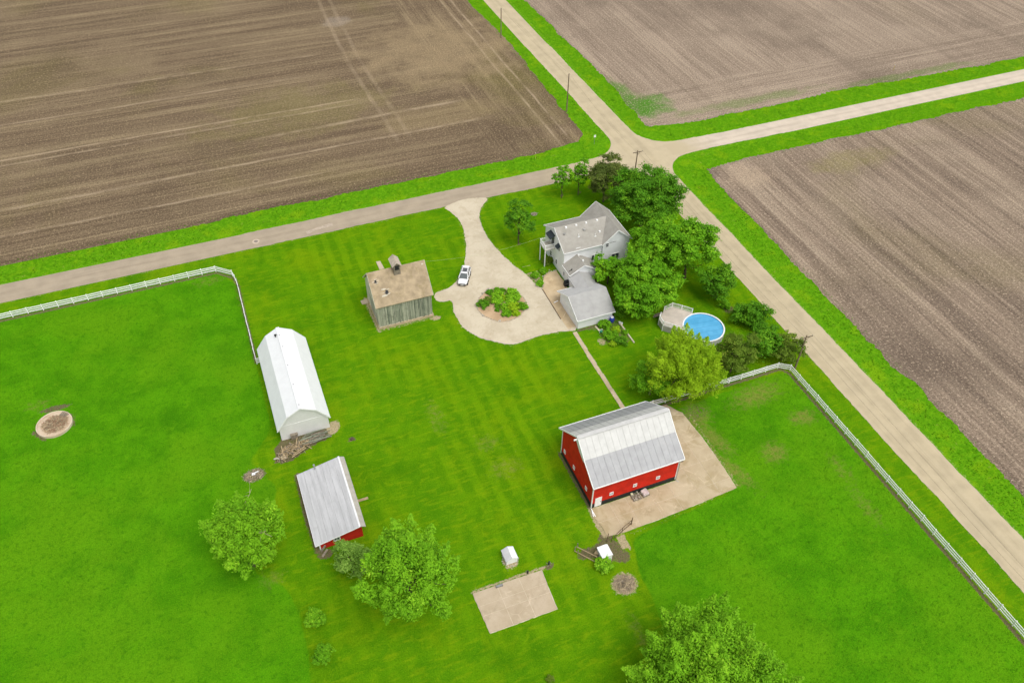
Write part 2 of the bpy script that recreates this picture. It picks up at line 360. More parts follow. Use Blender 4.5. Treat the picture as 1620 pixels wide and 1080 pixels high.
mx(soil, pline([g(470, 752), g(485, 815), g(503, 872)], .45, .4)); mx(soil, ell(g(515, 876), 1.1, .8)); 
mx(soil, inpoly([g(446, 692), g(520, 673), g(524, 690), g(493, 706), g(462, 728), g(436, 734), g(433, 712)]).astype(float))
mx(sand, ell(g(527, 676), 1.0, 1.5, rot=-.5)); mx(sand, ell(g(402, 750), 1.5, 1.1), .4); mx(soil, ell(g(402, 751), 1.7, 1.25), .75)
mx(soil, ell(g(556, 695), .8, .4), .8)
for p in ((g(960, 872), 2.6, 1.8), (g(985, 880), 1.2, 1.0), (g(930, 875), 1.6, .9), (g(958, 850), 1.1, .9)): mx(soil, ell(*p), .9)
mx(sand, inpoly([g(972, 850), g(985, 846), g(996, 862), g(997, 868), g(984, 868)]).astype(float))
mx(sand, pline([g(937, 806), g(948, 830), g(958, 845)], .6, .5)); mx(sand, ell(g(808, 889), 1.15, 1.1), .8); mx(sand, ell(g(988, 923), 1.9, 1.75), .85)
for q, rx, ry in (((822, 386), .6, .5), ((889, 309), .6, .5), ((917, 304), .6, .5), ((400, 893), .9, .8), ((845, 338), .9, .7), ((1154, 490), 1.5, 1.1), ((1130, 465), 1.0, .8)): mx(soil, ell(g(*q), rx, ry), .62); mx(sand, ell(g(*q), rx*.6, ry*.6), .35)
for q, rx, ry, rot in (((1195, 625), 5, 2.2, .1), ((1100, 660), 3.5, 2.6, .9), ((1125, 690), 1.6, 4.6, .3), ((1155, 740), 1.5, 5, .35), ((1225, 715), 2.2, 2, 0), ((1270, 660), 2.5, 1.6, 0)): mx(worn, ell(g(*q), rx*1.35, ry*1.35, 1.0, rot), .82)
mx(soil, ell(g(1095, 655), 3.6, 2.2, .7), .52)
for q, rx, ry in (((330, 445), 5, 2.2), ((60, 640), 3, 2), ((770, 700), 3.2, 2.6), ((690, 660), 2, 6), ((1370, 800), 2, 6), ((1330, 740), 2, 5), ((430, 915), 3, 2.2), ((85, 672), 4.4, 4.2), ((800, 740), 4, 3), ((1010, 1000), 1.4, 5), ((380, 470), 1.0, 10)): mx(worn, ell(g(*q), rx, ry, .8), .62)
mx(sand, pline([g(598, 524), g(690, 501)], .3, .3), .7); mx(sand, pline([g(577, 472), g(600, 524)], .4, .35), .8); mx(sand, ell(g(690, 503), .9, .6)); mx(soil, ell(g(682, 503), .5, .4), .6)
mx(soil, pline([g(885, 716), g(935, 806)], .35, .3), .9); mx(sand, pline([g(965, 846), g(1000, 843), g(1050, 823), g(1165, 771), g(1166, 765)], .3, .35), .45)
mx(sand, pline([g(1166, 765), g(1090, 655)], .3, .3), .6); mx(worn, pline([g(1166, 765), g(1090, 650)], 1.2, 1.0), .7)
mx(soil, pline([(50.6, 92.75), (57.6, 92.75)], .35, .3), .9); mx(soil, inpoly([g(909, 519), g(946, 509), g(952, 524), g(918, 521)]).astype(float), .55)
mx(soil, pline([(57.9, 93), (58.0, 101), (60, 104)], .5, .4), .8)
mx(soil, inpoly([g(945, 510), g(975, 500), g(1003, 541), g(950, 547)]).astype(float), .55); mx(sand, ell(g(968, 528), 2.0, 1.6), .42); mx(sand, ell(g(952, 540), .8, 1.0), .7)
mx(sand, inpoly([g(830, 432), g(853, 428), g(858, 445), g(850, 452), g(836, 440)]).astype(float), .66)
mx(sand, pline([g(748, 936), g(862, 897)], .35, .3), .8); mx(soil, ell(g(868, 895), .8, .5), .9); mx(soil, pline([g(790, 922), g(856, 900)], .3, .25), .75)
mx(soil, ell(g(87, 646), 2.6, .6), .85); mx(soil, pline([g(53, 684), g(70, 695)], .4, .3), .9); mx(soil, pline([g(113, 655), g(117, 672)], .4, .3), .7)
for a, b in (((85.0, -60), (85.0, 133)), ((91.5, -60), (91.5, 132)), ((84.8, 146), (84.8, 320)), ((91.4, 150), (91.4, 320))): mx(sand, pline([a, b], .28, .35), .48)
for a, b in (((-90, 136.0), (82, 136.0)), ((-90, 142), (80, 142)), ((99, 136.5), (270, 136.5)), ((99, 142), (270, 142))): mx(sand, pline([a, b], .25, .3), .45)
_z = zz(700, 280, 3.857)
for seq in ([(75, 235), (130, 330), (145, 480), (140, 545), (60, 668), (-50, 706)], [(-50, 752), (50, 752), (65, 830), (110, 910), (200, 975), (300, 1005), (420, 1030), (520, 1002), (600, 967), (765, 940)], [(605, 690), (520, 600), (400, 510), (300, 400), (232, 280), (226, 210), (290, 125)]):
    q_ = [g(*_z(*p)) for p in seq]; mx(sand, pline(q_, .28, .4), .52); mx(worn, pline(q_, .6, .6), .5)
rc = g(782, 703); mx(worn, np.exp(-((np.hypot((XX-rc[0])/1.0, (YY-rc[1])/1.0)-3.6)/.35)**2), .5)
mx(worn, pline([g(640, 690), g(720, 600), g(745, 560)], .3, .4), .42); mx(worn, pline([g(655, 690), g(735, 600), g(760, 560)], .3, .4), .42)
mx(worn, pline([g(385, 470), g(415, 590), g(430, 690)], .5, .6), .5); mx(worn, pline([g(470, 940), g(500, 1080)], .5, .6), .4)
ny, nx = XX.shape
gv = np.stack([XX.ravel(), YY.ravel(), np.zeros(XX.size)], 1).astype(np.float32)
ii = np.arange(ny*nx).reshape(ny, nx)
gf = np.stack([ii[:-1, :-1].ravel(), ii[:-1, 1:].ravel(), ii[1:, 1:].ravel(), ii[1:, :-1].ravel()], 1)
def fast_mesh(name, v, f, m, attrs=None, smooth=False):
    me = bpy.data.meshes.new(name); k = f.shape[1]
    me.vertices.add(len(v)); me.vertices.foreach_set('co', np.asarray(v, np.float32).ravel())
    me.loops.add(f.size); me.loops.foreach_set('vertex_index', f.astype(np.int32).ravel())
    me.polygons.add(len(f)); me.polygons.foreach_set('loop_start', np.arange(0, f.size, k, dtype=np.int32)); me.polygons.foreach_set('loop_total', np.full(len(f), k, np.int32))
    for an, av in (attrs or {}).items():
        a = me.attributes.new(an, 'FLOAT', 'POINT'); a.data.foreach_set('value', np.asarray(av, np.float32).ravel())
    me.update(calc_edges=True)
    if m: me.materials.append(m)
    return me
ground = struct(link('ground', fast_mesh('ground', gv, gf, M_GRASS, dict(pasture=pasture, verge=verge, soil=soil, sand=sand, worn=worn)), (0, 0, 0)))

def ragged(P, step=.5, amp=.2, seed=1, keep=400):
    rs = np.random.RandomState(seed); out = []; n = len(P)
    for i in range(n):
        a = np.array(P[i][:2]); b = np.array(P[(i+1) % n][:2]); L = np.linalg.norm(b-a)
        far = max(abs(a).max(), abs(b).max()) > keep and L > 700
        m = max(1, int(L/(step if not far else 40))); nrm = np.array([-(b-a)[1], (b-a)[0]])/max(L, 1e-6)
        if L > 200: m = min(m, 900)
        for k in range(m):
            out.append((a+(b-a)*k/m, nrm))
    N = len(out); w1 = rs.randn(N); w2 = np.convolve(np.concatenate([w1[-8:], w1, w1[:8]]), np.ones(9)/9, 'same')[8:-8]*2.2
    w3 = np.convolve(np.concatenate([w1[-30:], w1, w1[:30]]), np.ones(41)/41, 'same')[30:-30]*4
    return [tuple(p+nn*amp*(.35*a+.5*b+.5*c)) for (p, nn), a, b, c in zip(out, w1, w2, w3)]
def sheet(name, P, z, m, th=None, rag=.2, step=.5, seed=1):
    Q = ragged(P, step, rag, seed) if rag else [p[:2] for p in P]
    mb = MB()
    if th: mb.prism([(x, y, z) for x, y in Q], (0, 0, -th))
    else: mb.poly([(x, y, z) for x, y in Q])
    o = mb.build(name, m, org=(0, 0, 0), fixn=bool(th))
    if not th:
        me = o.data
        if me.polygons[0].normal.z < 0: me.flip_normals()
    return struct(o)
# fields
PATN = [(62, 205, 26, 22, .6, (.38, .285, .16)), (40, 232, 5, 4, .35, (.42, .36, .30)), (20, 186, 26, 14, .45, (.20, .175, .055)), (52, 172, 20, 7, .4, (.34, .26, .13))]
M_F1, t1, x1 = field_mat('tilled_soil_dark', (.132, .092, .056), (.192, .138, .084), (.315, .240, .140), head_x=58, rows='x', flip=1, green=.5, patch=PATN)
M_F2, t2, x2 = field_mat('tilled_soil_pale', (.215, .162, .118), (.318, .245, .18), (.43, .34, .25), head_y=165, rows='y', flip=1, green=.12, broad=.34, patch=[(100.2, 159.5, 7.5, 6.5, .98, (.065, .23, .006)), (97.8, 165, 3, 10, .8, (.07, .22, .008)), (125, 152.5, 26, 2.2, .5, (.10, .21, .02)), (170, 150, 28, 1.8, .5, (.10, .21, .02))])
M_F3, t3, x3 = field_mat('tilled_soil_mixed', (.178, .132, .096), (.285, .215, .155), (.43, .34, .245), rows='y', green=.35, patch=[(106, 124, 7, 6, .7, (.47, .36, .25)), (99, 128, 3.5, 3, .7, (.13, .10, .085)), (131, 121, 12, 5, .45, (.24, .22, .05))], broad=.62)
def tram(t, x, lines, light):
    k = t.b.inputs['Base Color'].links[0].from_socket; c = k
    for (ax, ay, bx, by, wd, s) in lines:
        L = math.hypot(bx-ax, by-ay); nx_, ny_ = -(by-ay)/L, (bx-ax)/L; ux, uy = (bx-ax)/L, (by-ay)/L
        dx = t.math('SUBTRACT', x[0], ax); dy = t.math('SUBTRACT', x[1], ay)
        d = t.math('ABSOLUTE', t.math('ADD', t.math('ADD', t.math('MULTIPLY', dx, nx_), t.math('MULTIPLY', dy, ny_)), t.math('MULTIPLY', t.math('SUBTRACT', t.noise(.06, 3), .5), 1.4)))
        al = t.math('ADD', t.math('MULTIPLY', dx, ux), t.math('MULTIPLY', dy, uy))
        f = t.math('MULTIPLY', t.rng(d, wd, wd*.25), t.math('MULTIPLY', t.rng(al, -4, 6), t.rng(al, L+4, L-6)))
        f = t.math('MULTIPLY', f, t.rng(t.noise(.12, 4, .7), .34, .62, .1, .85))
        c = t.mix(t.math('MULTIPLY', f, s), c, light)
    t.col(c)
a = g(495, -20); b = g(545, 90); cN = g(632, 225)
tram(t1, x1, [(a[0], a[1], b[0], b[1], .8, .3), (b[0], b[1], cN[0], cN[1], .8, .26), (a[0]+3.2, a[1], b[0]+3.2, b[1], .8, .26), (b[0]+3.2, b[1], cN[0]+3.2, cN[1], .8, .22), (-60, 187, 34, 187, .5, .6), (-60, 184.6, 34, 184.6, .5, .5), (-60, 166.5, 60, 167.5, .6, .55), (-60, 157, 20, 157.5, .5, .5), (76, 150, 75, 260, .45, .6), (73, 150, 72, 260, .45, .5), (-60, 215, 30, 214, .6, .5), (-60, 203, 25, 203, .5, .5), (10, 176.5, 58, 177.5, .8, .6)], (.46, .36, .24))
tram(t3, x3, [(103 + 4.6*i + (i % 3)*.7, -40, 103 + 4.6*i + (i % 3)*.7, 128, .55, .35) for i in range(7)], (.12, .085, .065))
sheet('ploughed_field', [(-1500, 148.0), (-9, 148.1), (44, 148.2), (68, 148.6), (77.5, 149.6), (80.0, 152.0), (80.6, 162), (81.0, 206), (79.5, 235), (79.5, 1500), (-1500, 1500)], .02, M_F1, rag=.38, seed=3)
sheet('ploughed_field', [(96.0, 1500), (96.0, 229), (96.4, 197), (97, 175), (95.6, 158.4), (95.7, 150.4), (107, 148.2), (144, 148.6), (208, 147.4), (1500, 147.4), (1500, 1500)], .02, M_F2, rag=.45, seed=4)
sheet('ploughed_field', [(98.9, 129.6), (98.0, 116.6), (97.2, 85.6), (97.2, 37), (97.2, -800), (1500, -800), (1500, 129.8), (191, 129.8), (113, 130.4)], .02, M_F3, rag=.38, seed=5)
# roads
TAN = (.45, .375, .245)
M_RN = road_mat('chip_seal_road_tan', TAN, 'y', 88.0, (.495, .415, .28), .42)
M_RW = road_mat('chip_seal_road_pinkish', (.35, .288, .208), 'x', 138.9, (.385, .322, .238), .35, (56, 80, TAN))
M_RE = road_mat('white_gravel_road', (.53, .45, .355), 'x', 139.2, (.60, .52, .42), .3, (108, 97, TAN))
def arc(cx, cy, r, a0, a1, n=10): return [(cx+r*math.cos(R_(a0+(a1-a0)*k/n)), cy+r*math.sin(R_(a0+(a1-a0)*k/n))) for k in range(n+1)]
sheet('road', [(85.0, -500), (84.9, 60)]+arc(79.0, 130.3, 6, 0, 90)+[(74, 136.3), (74, 142.0)]+arc(77.2, 149.6, 7.4, -90, 0)+[(84.5, 200), (84.5, 1500), (90.6, 1500), (90.9, 200)]+arc(99.2, 150.4, 8.2, 180, 270)+[(104, 142.0), (104, 136.9)]+arc(98.8, 129.4, 7.4, 90, 180)+[(91.3, 117), (91.6, -500)], .034, M_RN, rag=.12, step=.6, seed=6)
sheet('road', [(-1500, 136.2), (0, 136.2), (60, 136.25), (81, 136.5), (81, 141.9), (66, 141.8), (0, 141.55), (-1500, 141.4)], .03, M_RW, rag=.12, step=.6, seed=7)
sheet('road', [(95, 137.2), (99, 137.0), (126, 136.6), (1500, 136.6), (1500, 141.6), (120, 141.7), (100, 142.0), (95, 142.0)], .038, M_RE, rag=.12, step=.6, seed=8)
# driveway with its turning circle
M_DRIVE = gravel_mat('driveway_gravel', (.485, .415, .30), (.56, .49, .365), (.41, .335, .225))
zd = zz(700, 280, 3.857)
dr = [(-2, 186), (40, 205), (75, 235), (108, 280), (130, 330), (142, 400), (145, 480), (140, 545), (120, 600), (60, 668), (0, 692), (-52, 706), (-50, 752), (0, 768), (50, 752), (62, 780), (65, 830), (110, 910), (200, 975), (300, 1005), (420, 1028), (520, 1000), (600, 965), (700, 945), (765, 938), (832, 935), (775, 700), (605, 690), (520, 600), (400, 510), (300, 400), (255, 330), (232, 280), (226, 210), (245, 170), (290, 125), (140, 130)]
def chaikin(P, it=2):
    P = [np.array(p[:2]) for p in P]
    for _ in range(it):
        Q = []
        for i in range(len(P)): a, b = P[i], P[(i+1) % len(P)]; Q += [a*.75+b*.25, a*.25+b*.75]
        P = Q
    return [tuple(p) for p in P]
sheet('driveway', chaikin([g(*zd(x, y)) for x, y in dr]), .046, M_DRIVE, rag=.13, step=.28, seed=9)
# tan paved yard between driveway and house
M_PAT = concrete_mat('tan_concrete', (.50, .385, .235), (.58, .46, .30), (.44, .325, .19))
z3 = zz(850, 390, 6.75)
sheet('patio_pavement', [g(*z3(x, y)) for x, y in [(60, 380), (75, 310), (130, 272), (205, 262), (250, 330), (300, 390), (330, 470), (330, 560), (420, 850), (330, 880), (255, 775), (160, 620), (60, 462)]], .066, M_PAT, th=.05, rag=.04, step=.3, seed=10)
sheet('stepping_slab', [g(*zd(x, y)) for x, y in [(488, 550), (545, 537), (568, 570), (510, 583)]], .06, M_PAT, th=.05, rag=.03, step=.3)

# concrete slabs broken into panels with open joints
M_SLAB = concrete_mat('yard_concrete', (.44, .355, .23), (.52, .435, .295), (.36, .285, .155))
M_PAD = concrete_mat('old_pad_concrete', (.44, .355, .245), (.50, .41, .30), (.40, .32, .215))
M_JOINT = plain('joint_sand', (.62, .54, .40), .95, .1, .15)
def clip_poly(P, x0, x1, y0, y1):
    def half(P, ins, inter):
        out = []
        for i in range(len(P)):
            a, b = P[i-1], P[i]
            if ins(b):
                if not ins(a): out.append(inter(a, b))
                out.append(b)
            elif ins(a): out.append(inter(a, b))
        return out
    lx = lambda X: (lambda a, b: (X, a[1]+(b[1]-a[1])*(X-a[0])/(b[0]-a[0])))
    ly = lambda Y: (lambda a, b: (a[0]+(b[0]-a[0])*(Y-a[1])/(b[1]-a[1]), Y))
    for ins, it in ((lambda p: p[0] >= x0, lx(x0)), (lambda p: p[0] <= x1, lx(x1)), (lambda p: p[1] >= y0, ly(y0)), (lambda p: p[1] <= y1, ly(y1))):
        if P: P = half(P, ins, it)
    return P
def area(P): return .5*abs(sum(P[i-1][0]*P[i][1]-P[i][0]*P[i-1][1] for i in range(len(P))))
def slab(name, P, xs, ys, m, z=.08, gap=.05, seed=1):
    base = sheet(name, P, z-.022, M_JOINT, th=z-.024, rag=.05, step=.4, seed=seed); rs = random.Random(seed)
    Q = ragged(P, .5, .06, seed)
    for i in range(len(xs)-1):
        for j in range(len(ys)-1):
            C = clip_poly(list(Q), xs[i]+gap/2, xs[i+1]-gap/2, ys[j]+gap/2, ys[j+1]-gap/2)
            if len(C) > 2 and area(C) > .15:
                dz = rs.uniform(-.008, .008); mb = MB().prism([(x, y, z+dz) for x, y in C], (0, 0, -.05)); mb.build('concrete_panel', m, base, org=(sum(p[0] for p in C)/len(C), sum(p[1] for p in C)/len(C), z))
    return base
barn_slab = [(36.75, 58.4), (36.6, 57.2), (37.0, 55.0), g(961, 848)[:2], (39.4, 53.2), (45, 53.3), (52, 53.6), (58.4, 54.0), (58.6, 57.0), (58.6, 64.0), (58.2, 69.5), (56.6, 72.0), (50.8, 72.0), (50.8, 58.4)]
slab('concrete_yard', barn_slab, [36, 39.6, 42.2, 45.9, 49.1, 52.6, 55.7, 59], [52, 55.9, 60.0, 64.2, 68.4, 73], M_SLAB, seed=11)
slab('concrete_pad', [(16.5, 52.1), (26.4, 52.0), (26.1, 46.0), (16.7, 46.1)], [16, 19.9, 23.0, 27], [45.5, 48.6, 50.0, 53], M_PAD, seed=12)
walk = struct(MB().prism([(49.55, 92.4, .04), (50.1, 92.4, .04), (50.1, 70.1, .04), (49.55, 70.1, .04)], (0, 0, -.03)).build('footpath', M_JOINT, org=(0, 0, 0)))
M_WALK = concrete_mat('path_concrete', (.46, .37, .25), (.54, .44, .31), (.40, .32, .2)); wk = MB().box(-.36, .36, -.58, .58, 0, .07).mesh('path_slab', M_WALK)
yy = 92.0; k = 0
while yy > 70.5:
    link('path_slab', wk, (49.83+rnd.uniform(-.04, .04)+(.12 if yy > 88 else 0), yy, .015), walk, (0, 0, rnd.uniform(-.025, .025)), (rnd.uniform(.92, 1.08), 1, 1)); yy -= 1.2; k += 1

# ================================================================== buildings
def gable_x(mb, x0, x1, ys, yr, yn, z0, ze, zr):      # walls of a gabled block, ridge along x
    mb.prism([(x0, ys, z0), (x0, yn, z0), (x0, yn, ze), (x0, yr, zr), (x0, ys, ze)], (x1-x0, 0, 0)); return mb
def gable_y(mb, y0, y1, xw, xr, xe, z0, ze, zr):
    mb.prism([(xw, y0, z0), (xe, y0, z0), (xe, y0, ze), (xr, y0, zr), (xw, y0, ze)], (0, y1-y0, 0)); return mb
def slope(mb, pts, th=.1): return mb.prism(pts, (0, 0, -th))
def lerp(a, b, t): return tuple(np.array(a)+(np.array(b)-np.array(a))*t)
def wall_window(parent, c, w, h, nrm, frame=M_TRIM, pane=M_GLASS, bars=(1, 0), ft=.09, name='window'):
    """window on a wall: frame stands proud, pane sits back inside it"""
    c = np.array(c, float); n = np.array(nrm, float); s_ = np.cross((0, 0, 1.), n); u = np.array((0, 0, 1.))
    fr = MB()
    for sg in (-1, 1):
        fr.bar(c+s_*sg*(w/2-ft/2)-u*h/2+n*.03, c+s_*sg*(w/2-ft/2)+u*h/2+n*.03, ft, .08, n)
        fr.bar(c+u*sg*(h/2-ft/2)-s_*(w/2-ft)+n*.03, c+u*sg*(h/2-ft/2)+s_*(w/2-ft)+n*.03, ft, .08, n) if False else fr.bar(c+u*sg*(h/2-ft/2)-s_*(w/2-ft)+n*.03, c+u*sg*(h/2-ft/2)+s_*(w/2-ft)+n*.03, .08, ft, u)
    for k in range(bars[0]): fr.bar(c+u*((k+1)/(bars[0]+1)-.5)*h-s_*(w/2-ft)+n*.022, c+u*((k+1)/(bars[0]+1)-.5)*h+s_*(w/2-ft)+n*.022, .05, ft*.6, u)
    for k in range(bars[1]): fr.bar(c+s_*((k+1)/(bars[1]+1)-.5)*w-u*(h/2-ft)+n*.026, c+s_*((k+1)/(bars[1]+1)-.5)*w+u*(h/2-ft)+n*.026, ft*.6, .05, n)
    f = fr.build(name, frame, parent)
    MB().prism([c+s_*a*(w/2-ft*.6)+u*b*(h/2-ft*.6)+n*.012 for a, b in ((-1, -1), (1, -1), (1, 1), (-1, 1))], -n*.01).build('pane', pane, f)
    return f

# ---------------------------------------------------------------- red barn
M_RED = stripes_mat('barn_red_siding', (.58, .020, .008), 'x', .23, .45, .16, .7, ((.44, .02, .010), .45), spec=.2)
M_REDY = stripes_mat('barn_red_siding_gable', (.58, .020, .008), 'y', .23, .45, .16, .7, ((.44, .02, .010), .45), spec=.2)
M_TIN_W = stripes_mat('white_tin', (.565, .56, .535), 'x', .155, .35, .07, .5, ((.50, .49, .465), .6), spec=.3, orand=.12)
M_TIN_G = stripes_mat('grey_tin', (.365, .365, .37), 'x', .155, .45, .08, .5, ((.43, .42, .41), .4), spec=.3, orand=.10)
M_TIN_D = stripes_mat('dull_grey_tin', (.36, .36, .365), 'x', .155, .45, .1, .5, ((.30, .30, .30), .4), spec=.3, orand=.12)
bx0, bx1, by0, by1 = 36.85, 50.55, 58.55, 69.05
barn = thing('barn', 'big red barn with white and grey tin roof on the concrete yard', 'barn', (43.7, 63.8, 0))
gable_x(MB(), bx0-.02, bx1+.02, by0-.02, 63.95, by1+.02, 0, .95, .95).build('foundation', M_DARK, barn)
prof = [(58.05, 5.50), (61.4, 7.72), (63.95, 9.95), (66.55, 7.98), (69.75, 5.45)]
wl = MB().prism([(bx0+.012, by0, .95), (bx0+.012, by1, .95), (bx0+.012, by1, 5.78), (bx0+.012, 66.5, 7.86), (bx0+.012, 63.95, 9.8), (bx0+.012, 61.4, 7.6), (bx0+.012, by0, 5.68)], (bx1-bx0-.024, 0, 0))
wl.build('wall', M_RED, barn)
ga = [(by0+.004, .955), (by1-.004, .955), (by1-.004, 5.74), (66.5, 7.82), (63.95, 9.76), (61.4, 7.56), (by0+.004, 5.64)]
gw = MB().prism([(bx0, y, z) for y, z in ga], (.011, 0, 0)).build('gable_wall', M_REDY, barn); gw['label'] = 'red west gable wall'
MB().prism([(bx1, y, z) for y, z in ga], (-.011, 0, 0)).build('gable_wall', M_REDY, barn)
npan = 15; X0, X1 = bx0-.32, bx1+.42
for (a, b, m) in ((0, 1, M_TIN_G), (1, 2, M_TIN_W), (2, 3, M_TIN_W), (3, 4, M_TIN_D)):
    for i in range(npan):
        xa = X0+(X1-X0)*i/npan; xb = X0+(X1-X0)*(i+1)/npan-.012; dz = rnd.uniform(0, .012)+(.03 if m is M_TIN_W else 0)
        (ya, za), (yb, zb) = prof[a], prof[b]
        mb = MB(); slope(mb, [(xa, ya, za+dz), (xb, ya, za+dz), (xb, yb, zb+dz), (xa, yb, zb+dz)], .05)
        mb.bar((xa+.02, ya, za+dz+.015), (xa+.02, yb, zb+dz+.015), .05, .05)
        mb.build('roof_panel', m, barn)
MB().bar((X0, 63.8, 9.96), (X1, 63.8, 9.96), .34, .07).bar((X0, 64.12, 9.93), (X1, 64.12, 9.93), .34, .06).build('ridge_cap', M_TIN_W, barn)
tr = MB()
for x in (X0-.03, X1+.03):
    for (ya, za), (yb, zb) in zip(prof[:-1], prof[1:]): tr.bar((x, ya, za-.03), (x, yb, zb-.03), .09, .22)
tr.bar((X0, prof[0][0]-.05, prof[0][1]-.06), (X1, prof[0][0]-.05, prof[0][1]-.06), .1, .16); tr.bar((X0, prof[4][0]+.05, prof[4][1]-.06), (X1, prof[4][0]+.05, prof[4][1]-.06), .1, .16)
tr.build('fascia', M_TRIM, barn)
for x, y, sx, sy in ((bx0, by0, -1, -1), (bx1, by0, 1, -1), (bx0, by1, -1, 1)):
    MB().box(x-.07, x+.07, y-.07, y+.07, .3, 5.6).build('corner_trim', M_TRIM, barn)
ds = MB().tube((bx0-.12, by0-.18, 5.3), (bx0-.12, by0-.18, .3), .06).tube((bx0-.12, by0-.18, .3), (bx0-.05, by0-.9, .1), .06); ds.build('downspout', M_TRIM, barn)
MB().tube((bx1+.1, by0-.14, 5.3), (bx1+.1, by0-.14, .15), .05).tube((bx1+.1, by0-.14, .15), (bx1+.35, by0-.55, .08), .05).build('downspout', M_METAL, barn)
zb = zz(860, 610, 4.32)
for p in ((463, 735), (624, 678), (781, 626)):
    c = gy(*zb(*p), by0); wall_window(barn, (c[0], by0, c[2]), .62, .66, (0, -1, 0), bars=(1, 1))
for p in ((146, 450), (208, 557), (291, 700)):
    c = gx(*zb(*p), bx0); wall_window(barn, (bx0, c[1], c[2]), .55, .75, (-1, 0, 0), bars=(1, 1))
c = gy(*zb(372, 790), by0)
dr_ = MB().box(c[0]-.52, c[0]+.52, by0-.07, by0-.02, .12, 2.15).build('door', M_TRIM, barn); MB().box(c[0]+.36, c[0]+.42, by0-.13, by0-.07, 1.0, 1.12).build('handle', M_DARK, dr_)
hd = MB().prism([(bx0-.05, 62.55, 8.35), (bx0-.05, 64.55, 9.35), (bx0-.05, 64.75, 8.1), (bx0-.05, 63.6, 7.1), (bx0-.05, 62.1, 6.4)], (.045, 0, 0))
hd.build('hay_door', M_TRIM, barn)
MB().bar((bx0-.9, 63.95, 9.55), (bx0, 63.95, 9.55), .16, .2).build('hoist_beam', M_TRIM, barn)

# ---------------------------------------------------------------- corn crib
M_SHAKE = stripes_mat('old_wood_shingles', (.385, .30, .195), 'z', .11, .45, .22, .95, ((.24, .19, .09), .75), spec=.1)
M_CRIBW = stripes_mat('pale_weathered_siding', (.66, .60, .51), 'z', .14, .4, .16, .9, ((.50, .46, .38), .5), spec=.1)
cx0, cx1, cy0, cy1 = 18.4, 28.05, 105.45, 113.75
crib = thing('corn_crib', 'weathered grey corn crib with brown shingle roof and small cupola', 'corn crib', (23.2, 109.6, 0))
MB().box(cx0-.18, cx1+.18, cy0-.2, cy1+.15, 0, .42).build('foundation', plain('crib_foundation', (.44, .35, .22), .95, .1, .2), crib)
gable_x(MB(), cx0, cx1, cy0, 109.6, cy1, .42, 5.1, 9.3).build('wall', M_CRIBW, crib)
def board_mat():
    t = NT('silver_barn_board'); k = t.rand(); st = t.noise(1.0, 4, .7, stretch=(9, 1, .5))
    c = t.mix(k, (.095, .115, .085), (.36, .37, .28)); c = t.mix(t.rng(k, .78, .95, 0, .8), c, (.52, .50, .39)); c = t.mix(t.rng(st, .45, .62, 0, .65), c, (.44, .44, .34)); c = t.mix(t.rng(t.noise(1.2, 4), .5, .7, 0, .5), c, (.11, .13, .09)); t.col(c); t.bump(st, .4, .03); return t.m
M_BOARD = board_mat()
nb = 42; bw = (cx1-cx0)/nb
bm_ = [MB().box(0, bw*.78, -.05, -.003, .44+.1*k, 5.05-.02*k).mesh('board', M_BOARD, (0, 0, 0)) for k in range(3)]
for i in range(nb): link('board', bm_[rnd.randrange(3)], (cx0+i*bw+.02, cy0-rnd.uniform(0, .02), 0), crib, (0, 0, 0), (rnd.uniform(.85, 1.15), 1, 1))
rf = MB(); slope(rf, [(cx0-.3, 105.12, 5.18), (cx1+.3, 105.12, 5.18), (cx1+.3, 109.6, 9.55), (cx0-.3, 109.6, 9.55)], .12)
roofS = rf.build('roof', M_SHAKE, crib)
rf = MB(); slope(rf, [(cx0-.3, 109.601, 9.55), (cx1+.3, 109.601, 9.55), (cx1+.3, 114.1, 5.18), (cx0-.3, 114.1, 5.18)], .12); rf.build('roof', M_SHAKE, crib)
zc = zz(560, 390, 7.714)
def roof_z(y): return 5.18+(y-105.12)*(9.55-5.18)/(109.6-105.12)
def on_crib(px, py):
    d = _ray(px, py); k = (9.55-5.18)/(109.6-105.12); t = (5.18-105.12*k-100)/(d[2]-d[1]*k); return CAM+d*t
for (px, py, w_, h_) in ((262, 432, .35, .22), (400, 555, .42, .30), (378, 600, .6, .16), (360, 520, .5, .12), (830, 212, .25, .18)):
    p = on_crib(*zc(px, py)); k = (9.55-5.18)/(109.6-105.12)
    mb = MB(); pts = []
    for a in range(7):
        an = a*2*math.pi/7; r_ = rnd.uniform(.6, 1.1); dx = math.cos(an)*w_*r_; dy = math.sin(an)*h_*r_; pts.append((p[0]+dx, p[1]+dy, roof_z(p[1]+dy)+.012))
    ho = mb.prism(pts, (0, 0, -.03)).build('roof_hole' if h_ > .17 else 'bare_lath', M_DARK if h_ > .2 and px in (262, 400) else plain('pale_lath', (.55, .50, .40), .9, .1), crib)
    if px in (262, 400):
        for s_ in range(6): 
            an = rnd.uniform(0, 6.28); q = (p[0]+math.cos(an)*w_*1.1, p[1]+math.sin(an)*h_*1.2); MB().bar((q[0]-.25, q[1], roof_z(q[1])+.03), (q[0]+.25, q[1]+.03, roof_z(q[1]+.03)+.04), .12, .02).build('loose_shingle', plain('pale_lath', (.55, .50, .40), .9, .1), ho)
cu = MB(); cu.prism([(22.62, 108.55, 8.5), (23.78, 108.55, 8.5), (23.78, 108.55, 10.55), (23.2, 108.55, 11.1), (22.62, 108.55, 10.55)], (0, 2.1, 0)); cup = cu.build('cupola', M_WOOD, crib)
